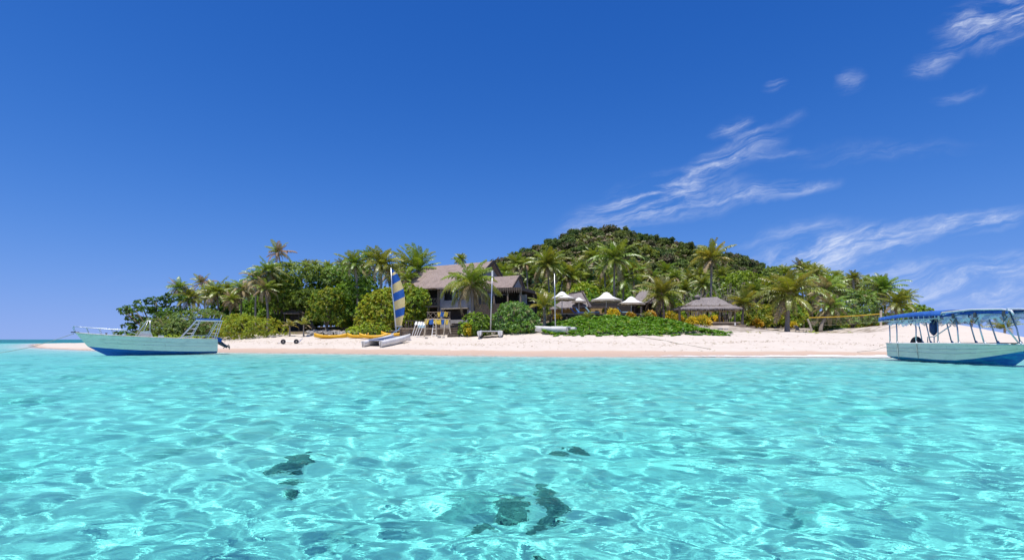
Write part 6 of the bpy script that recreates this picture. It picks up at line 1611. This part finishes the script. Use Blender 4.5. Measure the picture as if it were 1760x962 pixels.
# ------------------------------------------------------------------ volleyball net
def net():
    Y = 62.5; p0, p1 = P(1396, 574, 60.5), P(1388, 548, 60.5); q0, q1 = P(1514, 574, Y), P(1514, 533, Y)
    p0.z = gz(p0.x, p0.y); q0.z = gz(q0.x, q0.y)
    org = p0.copy(); root = thing('volleyball_net', org, 'beach volleyball net with a bright yellow top tape between two posts', 'net'); mb = lambda: MB(org)
    b = mb(); b.tube([p0 - Vector((0, 0, .3)), p0.lerp(p1, 0.6) + Vector((0.1, 0, 0)), p1], 0.10, 8); b.build('post', M['timber_pale'], root)
    b = mb(); b.tube([q0 - Vector((0, 0, .3)), q1], 0.13, 8); b.build('post', M['timber_pale'], root)
    a, c = P(1390, 545.5, 60.5), P(1513, 539, Y)
    n = 26; top = [a.lerp(c, i / n) - Vector((0, 0, 0.08 * math.sin(math.pi * i / n))) for i in range(n + 1)]
    b = mb(); b.loft([[t + Vector((0, 0.0, 0.045)) for t in top], [t - Vector((0, 0, 0.055)) for t in top]]); b.build('tape', M['tape'], root)
    b = mb()
    for i in range(1, n): b.tube([top[i], top[i] - Vector((0, 0, 0.95))], 0.004, 3, False)
    for k in range(1, 6): b.tube([t - Vector((0, 0, 0.19 * k)) for t in top], 0.010 if k == 5 else 0.004, 3, False)
    b.build('mesh', M['rope'], root)
net()
def beach_chair(px, Y, label, rz, m):
    x = (px - 880) / FPX * Y; root = thing('beach_lounger', (x, Y, gz(x, Y)), label, 'sun lounger', 'loungers on the beach by the net', rz)
    b = MB(); b.bar((-0.7, 0, 0.30), (0.9, 0, 0.30), 0.5, 0.05); b.build('seat', M[m], root)
    b = MB(); b.slab([(-0.55, -0.28, 0.32), (-0.55, 0.28, 0.32), (-1.0, 0.28, 0.85), (-1.0, -0.28, 0.85)], (0.03, 0, 0.03)); b.build('backrest', M[m], root)
    for sx in (-0.6, 0.8):
        for sy in (-0.25, 0.25):
            b = MB(); b.bar((sx, sy, -0.05), (sx, sy, 0.3), 0.05); b.build('leg', M['gel_dull'], root)
beach_chair(1524, 66, 'blue and white lounger right behind the right net post', 2.8, 'sky_cloth')
beach_chair(1376, 69, 'small pale lounger in the shade left of the leaning net post', 0.4, 'gel_dull')

# ------------------------------------------------------------------ rocks, driftwood, foam, coral
def rock_mesh(seed, mname, flat=0.6):
    bm = bmesh.new(); bmesh.ops.create_icosphere(bm, subdivisions=3, radius=1)
    for v in bm.verts:
        n = mnoise.fractal(v.co * 1.1 + Vector((seed * 3.1, 0, 0)), 0.8, 2.1, 4)
        v.co *= 1 + 0.42 * n; v.co.z *= flat
    me = D.meshes.new('rock'); bm.to_mesh(me); bm.free(); me.materials.append(M[mname]); return me
RK = [rock_mesh(i, 'rock') for i in range(4)]; CRM = [rock_mesh(10 + i, 'coral', 0.55) for i in range(4)]
rr = random.Random(31)
for i in range(44):
    px = rr.uniform(530, 612); u = (px - 530) / 82; py = rr.uniform(559, 573) if px < 590 else rr.uniform(565, 573)
    Y = 66 + (573 - py) * 0.45; x = (px - 880) / FPX * Y; z = gz(x, Y) + (573 - py) / FPX * Y * 0.25
    o = tag(new_obj('boulder', RK[i % 4]), 'grey broken rock on the shaded slope under the spreading trees', 'rock', 'rocks of the shaded slope')
    s = rr.uniform(0.18, 0.55); o.location = (x, Y, z); o.scale = (s * 1.3, s, s * 0.8); o.rotation_euler = (rr.uniform(-.3, .3), rr.uniform(-.3, .3), rr.uniform(0, 6.28))
for i, (px, Y, s) in enumerate([(1306, 68, .3), (1318, 70, .22), (1384, 66, .28), (755, 57.5, .22), (762, 57.2, .16), (700, 59, .2), (733, 57.6, .18), (1248, 59.5, .2), (1238, 60, .26), (470, 66, .3), (480, 67, .3), (462, 67, .25)]):
    x = (px - 880) / FPX * Y; o = tag(new_obj('boulder', RK[i % 4]), 'small pale stone lying at the top edge of the beach', 'rock', 'stones along the top of the beach')
    o.location = (x, Y, gz(x, Y) + s * 0.2); o.scale = (s, s, s); o.rotation_euler = (0, 0, i)
for i, (px, py, wd, ht, n_) in enumerate([(507, 793, 1.0, 0.5, 0), (497, 838, .45, .25, 1), (936, 845, .75, .28, 2), (950, 872, .8, .34, 3), (880, 866, .5, .3, 0), (930, 912, .4, .3, 1), (540, 775, .35, .2, 2), (985, 770, .45, .2, 3), (965, 778, .35, .2, 0), (820, 905, .5, .2, 1)]):
    Y = CAM_H * FPX / (py - 583)                         # where the sight line meets the surface, then bent by the water
    X = (px - 880) / FPX * Y; dep = -gz(X, Y); ang = math.atan(Y / CAM_H); rf = math.asin(math.sin(ang) / 1.33)
    k = 1 + dep * math.tan(rf) / Y; X *= k; Y *= k
    o = tag(new_obj('coral_rock', CRM[n_]), ['dark coral head left of the middle of the lagoon, the biggest and roundest', 'small dark coral lump just below the biggest coral head', 'flat dark coral slab near the bottom middle, the upper one', 'dark spiky coral patch near the bottom middle, the widest one', 'dark coral lump left of the widest coral patch', 'dark coral lump at the bottom edge below the widest patch', 'little coral lump at the upper right of the biggest coral head', 'small coral patch above the middle of the lagoon, the right one of two', 'small coral patch above the middle of the lagoon, the left one of two', 'low coral patch left of the widest one near the bottom'][i], 'coral', 'coral heads under the water')
    o.location = (X, Y, gz(X, Y) + 0.02); o.scale = (wd * 0.17, wd * 0.40, ht * 0.26); o.rotation_euler = (0, 0, 0.35 * math.sin(i * 1.3))
    o.cycles.is_caustics_receiver = True
def foam():
    m, t, out = mat('sea_foam')
    g = t.n('ShaderNodeNewGeometry'); n = t.noise(t.mapping(g.outputs['Position'], scale=(0.8, 2.2, 1)), 2.6, 6, 0.7, 0.5).outputs[0]
    att = t.n('ShaderNodeAttribute', attribute_name='edge').outputs['Fac']
    d = t.n('ShaderNodeBsdfDiffuse'); d.inputs[0].default_value = (0.80, 0.80, 0.78, 1); tr = t.n('ShaderNodeBsdfTransparent'); mx = t.n('ShaderNodeMixShader')
    t.l(t.rng(t.m('ADD', n, att), 0.82, 1.02, 0, 0.9), mx.inputs[0]); t.l(tr.outputs[0], mx.inputs[1]); t.l(d.outputs[0], mx.inputs[2]); t.l(mx.outputs[0], out.inputs[0])
    xs = np.arange(-52, 38, 0.25); rows = []; ed = []
    off = [-0.9, -0.6, -0.3, 0.0, 0.35, 0.8]; e = [0.0, 0.36, 0.5, 0.5, 0.36, 0.0]
    yc = []
    for x in xs:                                         # shoreline: where the ground crosses the water level
        ys = np.arange(34, 66, 0.1); h = height(np.full(len(ys), x), ys); yc.append(ys[np.argmax(h > 0.03)])
    yc = np.array(yc); yc = np.convolve(np.pad(yc, 3, 'edge'), np.ones(7) / 7, 'valid')
    Vv = []; A = []
    amp = 0.55 + 0.45 * np.clip(wob(xs, xs * 0, 0.25, 61), -1, 1) + 0.35 * sm(5, 14, xs)
    for k, o_ in enumerate(off):
        y = yc + o_ * (0.8 + 0.5 * sm(8, 20, xs)) + 0.12 * np.sin(xs * 1.7) + 0.1 * np.sin(xs * 4.1 + k); z = np.maximum(height(xs, y), 0.0) + 0.05 - 0.006 * k
        Vv.append(np.stack([xs, y, z], 1)); A.append(e[k] * amp)
    me = mesh_np('shore_foam', np.concatenate(Vv), grid_faces(len(off), len(xs)), True)
    a_ = me.attributes.new('edge', 'FLOAT', 'POINT'); a_.data.foreach_set('value', np.concatenate(A).astype(np.float32))
    o = new_obj('shore_foam', me, mats=[m]); o['kind'] = 'stuff'; tag(o, 'thin white foam of wavelets along the waterline', 'foam')
foam()
def litter():
    """dead leaves, twigs and weed strewn along the tide lines"""
    r = np.random.RandomState(17); n = 1700
    X = r.uniform(-46, 38, n); s = np.where(r.rand(n) < 0.6, r.normal(8.0, 0.6, n) + 0.8 * np.sin(X * 0.35), r.uniform(3, 15, n))
    Y = np.interp(X, COAST[2:16, 0], COAST[2:16, 1]) + s
    pts = np.stack([X, Y, height(X, Y) + 0.02], 1)
    scatter('beach_litter', pts, 0.13, 2, 0.25, ('palm_dry', 'rachis', 'leaf_tan'), (0.4, 0.35, 0.25), 18, 'dead leaves and weed strewn along the tide lines of the beach', 'litter', up=1.5)
M['palm_dry_d'] = M['palm_dry']
litter()
